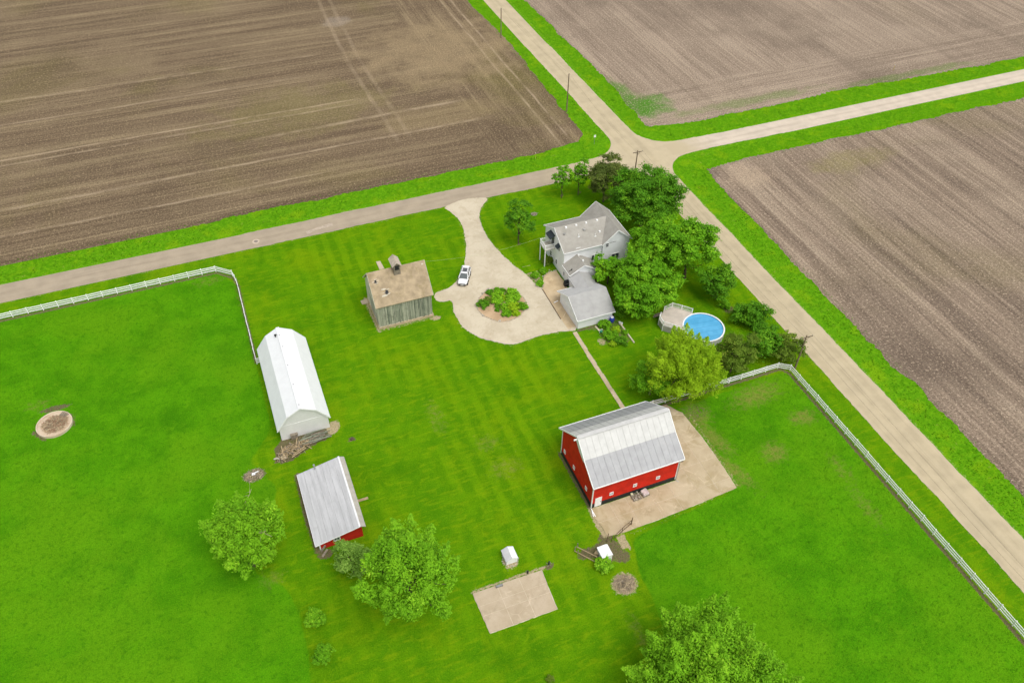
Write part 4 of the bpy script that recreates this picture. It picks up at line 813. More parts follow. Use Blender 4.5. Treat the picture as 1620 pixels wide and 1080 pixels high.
# ================================================================== vehicle
def car():
    a = np.array(g(731.5, 453)); b = np.array(g(738.2, 430)); d = (a-b)[:2]; yaw = math.atan2(d[1], d[0])
    ctr = (a+b)/2; t = thing('car', 'white sport utility vehicle with dark sunroof parked on the driveway', 'car', (0, 0, 0))
    t.location = (ctr[0], ctr[1], .05); t.rotation_euler = (0, 0, yaw)
    M_CAR = plain('white_car_paint', (.80, .80, .80), .25, .5, .02, 1, 5, bump=0); M_TYRE = plain('tyre', (.02, .02, .02), .8, .2, .2); M_CG = glass_mat('car_glass', (.10, .115, .115), .08); M_PL = plain('black_plastic', (.03, .03, .03), .6, .3, .1)
    def part(mb, name, m, parent=t, smooth=False, sub=0, bevel=0):
        o = mb.build(name, m, org=(0, 0, 0), smooth=smooth); o.parent = parent; o.location = (0, 0, 0)
        if sub: mod = o.modifiers.new('s', 'SUBSURF'); mod.levels = mod.render_levels = sub
        if bevel: mod = o.modifiers.new('b', 'BEVEL'); mod.width = bevel; mod.segments = 3
        return o
    # body lofted from cross-sections, nose at +x (x, half width, sill height, belt height)
    S = [(-2.30, .72, .48, .98), (-2.22, .86, .34, 1.08), (-1.6, .93, .26, 1.10), (-.6, .94, .24, 1.06), (.5, .94, .24, 1.04), (1.15, .93, .25, 1.02), (1.75, .91, .28, .94), (2.15, .86, .34, .84), (2.32, .70, .46, .72)]
    mb = MB(); rows = []
    for x, w_, z0, z1 in S: rows.append([(x, -w_*.9, z0), (x, -w_, (z0+z1)/2), (x, -w_*.93, z1-.06), (x, -w_*.72, z1), (x, 0, z1+.03), (x, w_*.72, z1), (x, w_*.93, z1-.06), (x, w_, (z0+z1)/2), (x, w_*.9, z0)])
    k = 9; vs = [p for r_ in rows for p in r_]; fs = []
    for i in range(len(S)-1):
        for j in range(k): fs.append((i*k+j, (i+1)*k+j, (i+1)*k+(j+1) % k, i*k+(j+1) % k))
    fs += [tuple(range(k)), tuple(range((len(S)-1)*k+k-1, (len(S)-1)*k-1, -1))]
    body = part(mb.add(vs, fs), 'body', M_CAR, smooth=True, sub=1)
    # glasshouse: cream of dark glass under a white roof
    def ring(x0, x1, w_, z): return [(x0, -w_, z), (x1, -w_, z), (x1, w_, z), (x0, w_, z)]
    lo = ring(-2.12, 1.18, .84, 1.02); hi = ring(-1.72, .22, .64, 1.60)
    part(MB().add(lo+hi, [(0, 1, 5, 4), (1, 2, 6, 5), (2, 3, 7, 6), (3, 0, 4, 7), (4, 5, 6, 7)]), 'window_glass', M_CG)
    part(MB().prism([(-1.92, -.62, 1.66), (-1.85, -.67, 1.655), (.22, -.64, 1.645), (.30, -.5, 1.64), (.30, .5, 1.64), (.22, .64, 1.645), (-1.85, .67, 1.655), (-1.92, .62, 1.66)], (0, 0, -.07)), 'roof', M_CAR, bevel=.03)
    for s_ in (-1, 1):
        pm = MB().bar((1.18, s_*.84, 1.03), (.24, s_*.645, 1.61), .09, .07).bar((-2.12, s_*.84, 1.03), (-1.80, s_*.65, 1.61), .3, .06).bar((-.62, s_*.865, 1.04), (-.66, s_*.66, 1.6), .06, .05).bar((-2.1, s_*.86, 1.05), (1.18, s_*.86, 1.05), .06, .06)
        part(pm, 'pillar', M_CAR); part(MB().bar((-1.6, s_*.6, 1.68), (.0, s_*.6, 1.68), .04, .05), 'roof_rail', M_PL)
        mr = part(MB().box(.72, .92, min(s_*.93, s_*1.12), max(s_*.93, s_*1.12), 1.02, 1.18), 'mirror', M_PL, bevel=.03)
        part(MB().box(2.0, 2.26, min(s_*.52, s_*.84), max(s_*.52, s_*.84), .70, .80), 'headlight', plain('lamp_lens', (.6, .62, .62), .15, .6, .05, bump=0), bevel=.03)
        part(MB().box(-2.3, -2.2, min(s_*.55, s_*.82), max(s_*.55, s_*.82), .82, .98), 'tail_light', plain('red_lens', (.35, .02, .02), .3, .5, .05, bump=0))
        for x in (-1.38, 1.42):
            wh = part(MB().tube((x, s_*.72, .36), (x, s_*.96, .36), .36, .36, 20), 'wheel', M_TYRE); part(MB().tube((x, s_*.955, .36), (x, s_*.97, .36), .23, .2, 12), 'rim', M_METAL, wh)
            part(MB().tube((x, s_*.90, .37), (x, s_*.945, .37), .43, .43, 20), 'wheel_arch', M_PL)
        part(MB().bar((-1.0, s_*.945, .34), (1.0, s_*.945, .34), .03, .14), 'sill_trim', M_PL)
    part(MB().box(-1.25, -.1, -.44, .44, 1.66, 1.668), 'sunroof', plain('tinted_roof_glass', (.09, .095, .10), .15, .5, .03, bump=0))
    part(MB().box(2.20, 2.33, -.5, .5, .62, .74), 'grille', M_PL); part(MB().box(2.1, 2.36, -.72, .72, .33, .5), 'bumper', M_PL, bevel=.04); part(MB().box(2.36, 2.375, -.26, .26, .40, .52), 'licence_plate', M_TRIM)
car()

# ================================================================== pool and its deck
WZ = 1.28
pe = [g(1082, 513, WZ), g(1148, 517, WZ), g(1112, 495, WZ)]
pcx, pcy, pr_ = 71.75, 85.15, 3.45
def fit_circle(P):
    A = np.array([[2*x, 2*y, 1] for x, y, _ in P]); b_ = np.array([x*x+y*y for x, y, _ in P]); s_ = np.linalg.lstsq(A, b_, rcond=None)[0]; return s_[0], s_[1], math.sqrt(s_[2]+s_[0]**2+s_[1]**2)
zp = zz(1030, 470, 12.46)
pcx, pcy, pr_ = fit_circle([g(*zp(x, y), WZ) for x, y in ((615, 520), (660, 430), (780, 340), (940, 303), (1120, 325), (1280, 390), (1400, 500), (1460, 620))])
pool = thing('swimming_pool', 'round blue covered above ground pool beside the lime tree', 'pool', (pcx, pcy, 0))
def ringm(r0, r1, z0, z1, n=48):
    mb = MB(); vs = []
    for i in range(n):
        c_, s_ = math.cos(2*math.pi*i/n), math.sin(2*math.pi*i/n)
        vs += [(pcx+r0*c_, pcy+r0*s_, z0), (pcx+r1*c_, pcy+r1*s_, z0), (pcx+r1*c_, pcy+r1*s_, z1), (pcx+r0*c_, pcy+r0*s_, z1)]
    fs = []
    for i in range(n):
        a = 4*i; b = 4*((i+1) % n)
        for j in range(4): fs.append((a+j, a+(j+1) % 4, b+(j+1) % 4, b+j))
    return mb.add(vs, fs)
ringm(pr_-.1, pr_-.04, 0, WZ-.04).build('pool_wall', plain('pool_wall_grey', (.50, .49, .46), .6), pool); ringm(pr_-.24, pr_, WZ-.04, WZ).build('rim', M_TRIM, pool)
def cover_mat():
    t = NT('blue_pool_cover'); c = t.mix(t.rng(t.noise(.7, 4), .3, .7), (.075, .34, .58), (.115, .42, .68))
    x = t.sep(); u = t.math('ADD', t.math('MULTIPLY', x[1], .97), t.math('ADD', t.math('MULTIPLY', x[0], .12), t.math('MULTIPLY', t.noise(.6, 2), .25))); fr = t.math('FRACT', t.math('DIVIDE', u, 1.15))
    c = t.mix(t.rng(fr, .90, .96, 0, .55), c, (.04, .20, .40)); c = t.mix(t.rng(t.noise(4, 4, .7), .55, .75, 0, .4), c, (.055, .25, .46))
    t.col(c); t.b.inputs['Roughness'].default_value = .3; t.b.inputs['Specular IOR Level'].default_value = .4; t.bump(t.noise(5, 3), .3, .03); return t.m
MB().tube((pcx, pcy, WZ-.3), (pcx, pcy, WZ-.16), pr_-.105, pr_-.105, 48).build('pool_cover', cover_mat(), pool)
for k in range(10):
    an = k*2*math.pi/10+.2; MB().bar((pcx+math.cos(an)*(pr_-.01), pcy+math.sin(an)*(pr_-.01), 0), (pcx+math.cos(an)*(pr_-.01), pcy+math.sin(an)*(pr_-.01), WZ-.045), .14, .06, (math.cos(an), math.sin(an), 0)).build('upright', M_TRIM, pool)
DZ = 1.25
dk = [g(*zp(x, y), DZ) for x, y in ((805, 305), (600, 240), (415, 190), (255, 260), (185, 380), (160, 440), (235, 555), (550, 655))]
def arc_pts():
    P = []
    a0 = math.atan2(dk[-1][1]-pcy, dk[-1][0]-pcx); a1 = math.atan2(dk[0][1]-pcy, dk[0][0]-pcx)
    a0 %= 2*math.pi; a1 %= 2*math.pi
    for k in range(13): a_ = a0+(a1-a0)*k/12; P.append((pcx+math.cos(a_)*(pr_+.03), pcy+math.sin(a_)*(pr_+.03), DZ))
    return P
deck = thing('pool_deck', 'raised beige deck with white railing joined to the round pool', 'deck', (dk[3][0]+1.5, dk[3][1]-1, 0))
fl = dk+arc_pts(); MB().prism(fl, (0, 0, -.1)).build('deck_floor', stripes_mat('beige_deck_boards', (.52, .455, .385), 'y', .14, .25, .08, .7), deck)
M_SK = stripes_mat('grey_skirting', (.36, .335, .29), 'z', .3, .3, .15, .8)
sk = MB()
for a, b in zip(dk[:-1], dk[1:]): sk.bar((a[0], a[1], (DZ-.1)/2), (b[0], b[1], (DZ-.1)/2), .04, DZ-.12)
sk.build('skirting', M_SK, deck)
for i, (a, b) in enumerate(zip(dk[:-1], dk[1:])):
    if i == 3: continue
    rb = MB().bar((a[0], a[1], DZ+.92), (b[0], b[1], DZ+.92), .08, .06).bar((a[0], a[1], DZ+.12), (b[0], b[1], DZ+.12), .06, .06); L = math.dist(a, b); n_ = max(2, int(L/.14))
    for k in range(1, n_): q = lerp(a, b, k/n_); rb.bar((q[0], q[1], DZ+.12), (q[0], q[1], DZ+.92), .035, .035)
    rb.build('railing', M_VINYL, deck)
for a in dk: MB().box(a[0]-.06, a[0]+.06, a[1]-.06, a[1]+.06, 0, DZ+1.0).build('post', M_VINYL, deck)
ste = MB(); a, b = np.array(dk[3]), np.array(dk[4]); m_ = (a+b)/2; dd = (b-a)/np.linalg.norm(b-a); nn = np.array([dd[1], -dd[0], 0]); nn = nn if nn[0] < 0 else -nn
for k in range(5): q = m_+nn*(.15+.28*k); ste.bar((q[0]-dd[0]*.5, q[1]-dd[1]*.5, DZ-.2-.23*k), (q[0]+dd[0]*.5, q[1]+dd[1]*.5, DZ-.2-.23*k), .26, .06)
ste.build('steps', M_WOOD, deck)

# ================================================================== stones, piles, small things
bc = np.array(((36.8+44.9)/2, 104.0)); br = 4.05
bed = thing('flower_bed', 'round planting bed edged with stones in the turning circle', 'flower bed', (bc[0], bc[1], 0))
M_MULCH = gravel_mat('mulch', (.42, .29, .17), (.52, .37, .23), (.30, .20, .11))
bx_c = [g(*zz(750, 440, 13.5)(x, y)) for x, y in ((60, 570), (110, 430), (270, 270), (520, 205), (720, 240), (930, 310), (1060, 420), (1135, 540), (1080, 690), (960, 830), (760, 920), (560, 935), (400, 890), (200, 810), (90, 690))]
MB().prism([(p[0], p[1], .11) for p in ragged(bx_c, .35, .06, 21)], (0, 0, -.08)).build('bed_soil', M_MULCH, bed)
pts = ragged(bx_c, .30, .05, 22)
for k, p in enumerate(pts): link('stone', STONES[k % 4], (p[0], p[1], .1), bed, (rnd.uniform(-.3, .3), 0, rnd.uniform(0, 6)), (rnd.uniform(.09, .2), rnd.uniform(.08, .17), rnd.uniform(.09, .16)))
for (x, y, s_) in ((305, 255, .42), (180, 335, .25), (1095, 530, .32), (555, 915, .3), (195, 805, .28)): q = g(*zz(750, 440, 13.5)(x, y)); link('stone', STONES[1], (q[0], q[1], .15), bed, (0, 0, rnd.uniform(0, 6)), (s_, s_*.8, s_*.6))['label'] = 'large pale boulder in the bed edging'
# patio edging boards and border stones
tag(MB().bar(g(*z3(55, 455), .1), g(*z3(250, 772), .1), .1, .16).build('edging_board', plain('dark_timber', (.16, .11, .07), .9)), 'dark timber edging between the driveway and the tan patio', 'edging')
tag(MB().bar(g(*z3(178, 600), .1), g(*z3(222, 578), .1), .14, .14).build('parking_block', M_TRIM), 'short white block on the tan patio by the garage', 'block')
eb = thing('stone_border', 'curved row of small stones edging the patio by the balcony', 'border', g(*z3(100, 300)))
for k, (x, y) in enumerate([(58, 430), (55, 390), (62, 345), (78, 312), (98, 290), (122, 275), (150, 268), (178, 262), (200, 258), (45, 455), (60, 320), (130, 255)]): q = g(*z3(x, y)); link('stone', STONES[k % 4], (q[0], q[1], .08), eb, (0, 0, k), (rnd.uniform(.12, .22),)*3)
# covered grill
q = g(*z3(318, 415)); gr_ = thing('covered_grill', 'black covered grill between patio and breezeway', 'grill', (q[0], q[1], .06))
MB().add([(q[0]-.65, q[1]-.4, .07), (q[0]+.6, q[1]-.4, .07), (q[0]+.6, q[1]+.4, .07), (q[0]-.65, q[1]+.4, .07), (q[0]-.6, q[1]-.36, .95), (q[0]+.55, q[1]-.36, .95), (q[0]+.55, q[1]+.36, .95), (q[0]-.6, q[1]+.36, .95), (q[0]-.35, q[1]-.25, 1.25), (q[0]+.3, q[1]-.25, 1.25), (q[0]+.3, q[1]+.25, 1.25), (q[0]-.35, q[1]+.25, 1.25)], [(3, 2, 1, 0), (0, 1, 5, 4), (1, 2, 6, 5), (2, 3, 7, 6), (3, 0, 4, 7), (4, 5, 9, 8), (5, 6, 10, 9), (6, 7, 11, 10), (7, 4, 8, 11), (8, 9, 10, 11)]).build('cover', M_DARK, gr_, bevel=.06)
MB().bar((q[0]-.6, q[1]-.42, .75), (q[0]+.55, q[1]-.42, .75), .03, .05).build('handle', M_METAL, gr_)
# kitchen garden beside the garage
zg = zz(890, 490, 6.754)
q = g(*zg(524, 125)); brl = thing('barrel', 'blue plastic barrel at the garage corner', 'barrel', q)
M_BLUE = plain('blue_plastic', (.03, .06, .42), .4, .4, .1, 2, 8, bump=0)
MB().tube((q[0], q[1], 0), (q[0], q[1], .3), .36, .42, 18).tube((q[0], q[1], .3), (q[0], q[1], .75), .42, .42, 18).tube((q[0], q[1], .75), (q[0], q[1], 1.05), .42, .35, 18).build('drum', M_BLUE, brl, smooth=False); MB().tube((q[0], q[1], 1.05), (q[0], q[1], 1.1), .3, .28, 14).build('lid', M_TRIM, brl)
for (x, y, r_, lb) in ((487, 150, .17, 'white bucket left of the blue barrel'), (610, 150, .16, 'white bucket nearer the blue barrel on the garden kerb'), (630, 158, .17, 'white bucket at the end of the garden kerb')):
    q = g(*zg(x, y)); t = thing('bucket', lb, 'bucket', q, 'garden buckets'); MB().tube((q[0], q[1], 0), (q[0], q[1], .4), r_*.85, r_, 14).build('pail', M_TRIM, t); MB().tube((q[0], q[1], .4), (q[0], q[1], .43), r_*1.06, r_*1.06, 14).build('lid', M_WHITE, t)
q = g(*zg(550, 62)); tag(MB().tube(q, (q[0], q[1], .8), .25, .3, 14).tube((q[0], q[1], .8), (q[0], q[1], .88), .33, .2, 14).build('waste_bin', M_DARK), 'black bin behind the blue barrel', 'bin')
tag(MB().bar(g(*zg(600, 125), .09), g(*zg(765, 350), .09), .22, .18).build('garden_kerb', M_JOINT), 'pale concrete kerb along the right side of the kitchen garden', 'kerb')
tag(MB().bar(g(*zg(350, 175), .06), g(*zg(402, 232), .06), .28, .12).build('garden_kerb', M_JOINT), 'pale concrete kerb along the left side of the kitchen garden', 'kerb')
q = g(*zg(408, 245)); hz_ = thing('hose_reel', 'small green hose reel cart on the garden edge', 'hose reel', q)
MB().tube((q[0]-.2, q[1], .35), (q[0]+.2, q[1], .35), .24, .24, 14).build('hose', plain('green_hose', (.03, .20, .12), .6), hz_); MB().bar((q[0]-.24, q[1], .0), (q[0]-.24, q[1], .8), .05, .05).bar((q[0]+.24, q[1], 0), (q[0]+.24, q[1], .8), .05, .05).bar((q[0]-.24, q[1], .8), (q[0]+.24, q[1], .8), .05, .05).build('frame', M_TRIM, hz_)
# pallets of stone by the barn
zl = zz(930, 740, 9)
def pallet(pxs, label, top):
    P = [np.array(g(*zl(*p))) for p in pxs]; c = sum(P)/4; ax = (P[1]-P[0]); an = math.atan2(ax[1], ax[0]); w_ = np.linalg.norm(ax); d_ = np.linalg.norm(P[3]-P[0])
    t = thing('pallet', label, 'pallet', (c[0], c[1], .085), 'stone pallets'); ca, sa = math.cos(an), math.sin(an)
    W = lambda u, v, z: (c[0]+u*ca-v*sa, c[1]+u*sa+v*ca, z)
    for k in range(6): v = (k/5-.5)*(d_-.1); MB().bar(W(-w_/2, v, .21), W(w_/2, v, .21), .1, .025).build('slat', M_WOOD, t)
    for u in (-.45, 0, .45): MB().bar(W(u*w_, -d_/2, .14), W(u*w_, d_/2, .14), .09, .1).build('runner', M_WOOD, t)
    for k in range(26):
        u, v = rnd.uniform(-.42, .42)*w_, rnd.uniform(-.42, .42)*d_; s_ = rnd.uniform(.1, .2); o = link('stone', STONES[k % 4], W(u, v, .25+rnd.uniform(0, top)), t, (rnd.random(), rnd.random(), rnd.uniform(0, 6)), (s_*1.3, s_, s_*.6))
    if top > .3: MB().prism([W(-.44*w_, -.44*d_, .62), W(.44*w_, -.44*d_, .58), W(.46*w_, .3*d_, .66), W(.2*w_, .45*d_, .6), W(-.4*w_, .42*d_, .64)], (0, 0, -.35)).build('wrapped_load', plain('pinkish_stone_load', (.52, .46, .44), .8, .2, .15), t, bevel=.1)
    else: MB().box(*([P[3][0]+.05, P[3][0]+.35, P[3][1]-.35, P[3][1]-.05, .24, .48])).build('pale_block', plain('cream_block', (.62, .60, .38), .9), t)
pallet([(650, 485), (770, 440), (715, 355), (595, 385)], 'wooden pallet of loose stones nearer the barn door', .15)
pallet([(780, 435), (870, 390), (840, 312), (728, 345)], 'pallet with heaped pinkish load along the barn wall', .35)
q = g(*zb(945, 517)); tag(MB().box(q[0]-.16, q[0]+.16, q[1]-.16, q[1]+.16, .085, .13).build('drain_grate', M_RUST), 'small drain grate in the concrete yard east of the barn', 'drain')
# bent pipe gate and posts at the end of the yard
gt = thing('pipe_gate', 'bent rusty pipe gate at the south end of the concrete yard', 'gate', g(*zl(380, 1000)))
pa = np.array(g(*zl(375, 1005), .1)); pb = np.array(g(*zl(620, 800), .1)); ms = []
mbp = MB().tube(pa+(0, 0, .25), pb+(0, 0, .25), .045).tube(pa+(0, 0, .8), lerp(pa, pb, .5)+np.array((0, 0, 1.15)), .045).tube(lerp(pa, pb, .5)+np.array((0, 0, 1.15)), pb+(0, 0, 1.1), .045)
for k in (.0, .45, .97): q = np.array(lerp(pa, pb, k)); mbp.tube(q, q+(0, 0, 1.2 if k else .9), .04)
mbp.build('pipe_frame', M_RUST, gt); MB().tube(pb, pb+(0, 0, 1.7), .06).build('hinge_post', M_RUST, gt)
for (x, y, h, lb) in ((270, 1050, 2.0, 'thin rusty post left of the bent pipe gate'), (335, 1040, 1.1, 'short dark post between the pipe gate and thin post')):
    q = g(*zl(x, y)); tag(MB().tube(q, (q[0]+.05, q[1], h), .06, .05, 8).tube((q[0]+.05, q[1], h), (q[0]+.05, q[1], h+.03), .07, .07, 8).build('gate_post', M_RUST), lb, 'post', 'gate posts')
q = g(*zl(75, 640)); dp = thing('downspout_extension', 'white angled downspout piece lying at the barn corner', 'downspout', q); MB().bar(g(*zl(60, 610), .2), g(*zl(80, 690), .12), .12, .1).build('pipe', M_TRIM, dp); MB().bar(g(*zl(75, 630), .1), g(*zl(108, 690), .1), .12, .1).build('elbow', M_TRIM, dp)
# rail remnants near the white hut
zr_ = zz(780, 850, 7.04)
rf_ = thing('rail_remnant', 'broken pale rail fence leading to the white hut', 'fence', g(*zr_(1050, 160)))
for a, b, h in (((930, 100), (1160, 215), .9), ((905, 145), (1170, 285), .35)): MB().bar(g(*zr_(*a), h), g(*zr_(*b), h*.8), .09, .09).build('rail', M_WOODT, rf_)
for x, y, h in ((938, 110, 1.1), (912, 150, 1.1), (1050, 165, 1.0), (1165, 225, .9), (1170, 285, .7), (945, 180, .9)): q = g(*zr_(x, y)); MB().tube(q, (q[0], q[1], h), .07, .06, 7).build('post', M_WOOD, rf_)
for k, (x, y, lb) in enumerate(((620, 300, 'dark rotten post stump at the corner of the square pad'), (385, 395, 'dark post stump midway along the square pad edge'))):
    q = g(*zr_(x, y)); t = thing('post_stump', lb, 'stump', q, 'stumps at the pad'); MB().tube(q, (q[0]+.05, q[1]+.04, .75-.2*k), .13, .09, 8).build('stump', M_DARK, t)
    for j in range(5): an = rnd.uniform(0, 6); MB().bar((q[0]+math.cos(an)*.1, q[1]+math.sin(an)*.1, .05), (q[0]+math.cos(an)*.45, q[1]+math.sin(an)*.4, .08), .07, .06).build('splinter', M_WOOD, t)
q = g(*zr_(70, 545)); tag(MB().box(q[0]-.42, q[0]+.42, q[1]-.13, q[1]+.13, .085, .35).box(q[0]-.46, q[0]-.42, q[1]-.16, q[1]+.16, .085, .4).box(q[0]+.42, q[0]+.46, q[1]-.16, q[1]+.16, .085, .4).build('feed_trough', plain('trough_grey', (.22, .22, .22), .6, .4)), 'small grey trough on the edge of the square pad', 'trough')
# lumber pile against the white barn
lp = thing('lumber_pile', 'heap of old boards and timbers against the white barn gable', 'lumber pile', g(480, 700))
BOARDS = [MB().box(-.5, .5, -.5, .5, -.5, .5).mesh('board', m) for m in (M_WOOD, M_WOODT, plain('greenish_board', (.24, .26, .19), .95, .1, .25, 3, 16, orand=.5))]
def board(parent, px, py, z, L, wd, th, an, m=0, tilt=0, name='board'):
    q = g(px, py, z); return link(name, BOARDS[m], q, parent, (rnd.uniform(-.2, .2), tilt, an), (L, wd, th))
for k in range(26): board(lp, rnd.uniform(492, 518), 0, 0, 1, 1, 1, 0) if False else None
for k in range(30): u = rnd.random(); board(lp, 486+u*28+rnd.uniform(-4, 6), 695-u*9+rnd.uniform(-9, 6), .08+.5*rnd.random(), rnd.uniform(1.6, 2.8), rnd.uniform(.1, .2), .05, R_(rnd.uniform(-4, 16)), 2 if k % 3 else 0, rnd.uniform(-.08, .08))
for k in range(95):
    u = rnd.random(); px = 440+u*48+rnd.uniform(-3, 3); py = 723-u*26+rnd.gauss(0, 5)
    board(lp, px, py, .06+.55*rnd.random()*(1-abs(u-.5)), rnd.uniform(.4, 1.7), rnd.uniform(.05, .16), rnd.uniform(.03, .08), rnd.uniform(0, 3.14), rnd.choice((0, 1, 1)), rnd.uniform(-.5, .5))
for a, b in (((445, 705), (449, 722)), ((462, 723), (484, 708)), ((464, 719), (482, 706)), ((470, 692), (468, 706))): MB().bar(g(*a, .75), g(*b, .45), .14, .1).build('timber', M_WOODT, lp)
q = g(449, 725); pl = thing('wooden_crate', 'pale slatted crate lid at the foot of the lumber heap', 'crate', q)
for k in range(4): MB().bar((q[0]-.32, q[1]-.26+k*.17, .3), (q[0]+.32, q[1]-.22+k*.17, .3), .07, .03).build('slat', plain('new_pine', (.62, .52, .36), .8), pl)
for s_ in (-1, 1): MB().bar((q[0]+s_*.3, q[1]-.3, .26), (q[0]+s_*.3, q[1]+.34, .26), .07, .05).build('batten', plain('new_pine', (.62, .52, .36), .8), pl)
q = g(438, 727); tag(MB().tube((q[0]-.4, q[1]+.1, .2), (q[0]+.2, q[1]+.05, .22), .14, .14, 10, False).tube((q[0]+.2, q[1]+.05, .22), (q[0]+.4, q[1]-.2, .2), .14, .14, 10, False).build('drain_pipe', M_STONE), 'short pale curved pipe at the left end of the lumber heap', 'pipe')
gp = g(465, 690); tag(MB().box(-.45+gp[0], .6+gp[0], 86.3, 86.7, 0, .95).box(-.5+gp[0], .65+gp[0], 86.25, 86.72, .95, 1.02).build('grey_box', M_WOOD), 'grey plywood box standing against the white barn gable', 'box')
# silo base with brush, brush pile, burn pile
def brush(parent, cx, cy, rx, ry, n, h, mats, Lr=(.3, .9), seed=1, name='twig', z0=.05):
    r_ = random.Random(seed); groups = [MB() for _ in mats]
    for k in range(n):
        a = r_.uniform(0, 6.28); q = math.sqrt(r_.random()); x = cx+math.cos(a)*q*rx; y = cy+math.sin(a)*q*ry; z = z0+h*(1-q*q)*r_.random()
        an = r_.uniform(0, 6.28); L = r_.uniform(*Lr)/2; ti = r_.uniform(-.35, .45); dx, dy, dz = math.cos(an)*L, math.sin(an)*L, ti*L
        groups[k % len(mats)].tube((x-dx, y-dy, max(.03, z-dz)), (x+dx, y+dy, max(.05, z+dz)), .03, .018, 3, False)
    for gmb, m in zip(groups, mats): o = gmb.build(name, m, parent, fixn=False); o['kind'] = 'stuff'
M_TW1 = plain('dry_twigs', (.46, .37, .24), .95, .1, .3); M_TW2 = plain('reddish_twigs', (.32, .18, .11), .95, .1, .3); M_TW3 = plain('grey_twigs', (.30, .25, .19), .95, .1, .3)
zi = zz(30, 630, 13.5)
P = [g(*zi(x, y), .42) for x, y in ((325, 650), (400, 530), (560, 360), (740, 275), (920, 258), (1060, 320), (1130, 430), (1145, 500), (1080, 610), (950, 710), (760, 785), (600, 810), (450, 790))]
scx, scy, sr = fit_circle(P)
silo = thing('silo_base', 'old round concrete silo base filled with brush in the pasture', 'silo base', (scx, scy, 0))
pcx, pcy = scx, scy
M_SILO = concrete_mat('silo_concrete', (.56, .47, .36), (.64, .56, .44), (.50, .37, .24))
rm = ringm(sr-.2, sr, 0, .42); rm.build('rim', M_SILO, silo)
MB().tube((scx, scy, .02), (scx, scy, .36), sr-.205, sr-.205, 40).build('floor', gravel_mat('silo_floor', (.45, .33, .21), (.56, .45, .33), (.33, .21, .12)), silo)
brush(silo, scx+.1, scy-.1, sr*.72, sr*.66, 700, .5, (M_TW1, M_TW2, M_TW1), seed=5, z0=.4)
for k in range(5): an = .5+k*.12; MB().bar((scx+math.cos(an)*sr*.55, scy+math.sin(an)*sr*.6, .52), (scx+math.cos(an)*sr*.95, scy+math.sin(an)*sr*.9, .57), .1, .05).build('board', M_WOOD, silo)
q = g(988, 923); bp = thing('brush_pile', 'round pile of cut grey brush right of the concrete pad', 'brush pile', q); brush(bp, q[0], q[1], 1.3, 1.2, 520, .7, (M_TW1, M_TW1, M_TW3), seed=6)
q = g(402, 752); fp = thing('burn_pile', 'burnt out ash pile with white boards in the pasture', 'burn pile', q); brush(fp, q[0], q[1], 1.5, 1.1, 260, .3, (M_TW3, M_TW1), seed=7)
MB().bar((q[0]-.25, q[1]+.1, .32), (q[0]+.25, q[1]+.05, .34), .42, .06).build('white_board', M_TRIM, fp); MB().bar((q[0]+.2, q[1]+.15, .4), (q[0]+.75, q[1]+.3, .36), .16, .05).build('white_board', M_TRIM, fp)
for k, (px, py, rx, lb) in enumerate(((845, 339, .55, 'small ring of stones and twigs on the lawn above the house balcony'),)):
    q = g(px, py); t = thing('stone_ring', lb, 'stone ring', q)
    for j in range(16): an = j*.393; link('stone', STONES[j % 4], (q[0]+math.cos(an)*rx, q[1]+math.sin(an)*rx*.9, .05), t, (0, 0, j), (.12, .1, .1))
    brush(t, q[0], q[1], rx, rx*.8, 40, .2, (M_TW3,), seed=9)
q = g(557, 694); t = thing('tree_stump', 'small sunken stump hole in the lawn beside the white barn', 'stump', q)
MB().tube((q[0], q[1], 0), (q[0], q[1], .18), .35, .28, 11).build('stump', M_BARK, t)

# ================================================================== vegetation
LEAF = dict(
    lime=leaf_mat('leaves_lime', (.135, .365, .010), (.265, .55, .016), (.44, .72, .045), .2),
    mid=leaf_mat('leaves_mid_green', (.100, .300, .008), (.180, .43, .010), (.32, .60, .025), .22),
    dark=leaf_mat('leaves_dark_green', (.066, .215, .008), (.120, .32, .010), (.22, .44, .018), .22),
    olive=leaf_mat('leaves_olive', (.110, .190, .018), (.20, .31, .030), (.33, .42, .05), .34),
    yellow=leaf_mat('leaves_yellow_green', (.215, .400, .008), (.35, .55, .014), (.50, .68, .035), .2),
    spruce=leaf_mat('needles_brownish', (.085, .130, .022), (.150, .195, .035), (.24, .26, .055), .22),
    sage=leaf_mat('leaves_sage', (.150, .300, .035), (.25, .43, .06), (.36, .55, .10), .2))
def leaves(rs, pts, nrm, size, aspect=.55):
    """one folded leaf-spray quad per point"""
    n = len(pts); nrm = nrm+rs.randn(n, 3)*.55; nrm /= np.linalg.norm(nrm, axis=1, keepdims=True)
    r = rs.randn(n, 3); t = r-(r*nrm).sum(1, keepdims=True)*nrm; t /= np.linalg.norm(t, axis=1, keepdims=True)+1e-9; b = np.cross(nrm, t)
    s = size*rs.uniform(.6, 1.35, (n, 1)); drop = -nrm*s*.22
    V = np.stack([pts-t*s, pts+b*s*aspect+drop, pts+t*s, pts-b*s*aspect+drop], 1)
    return V
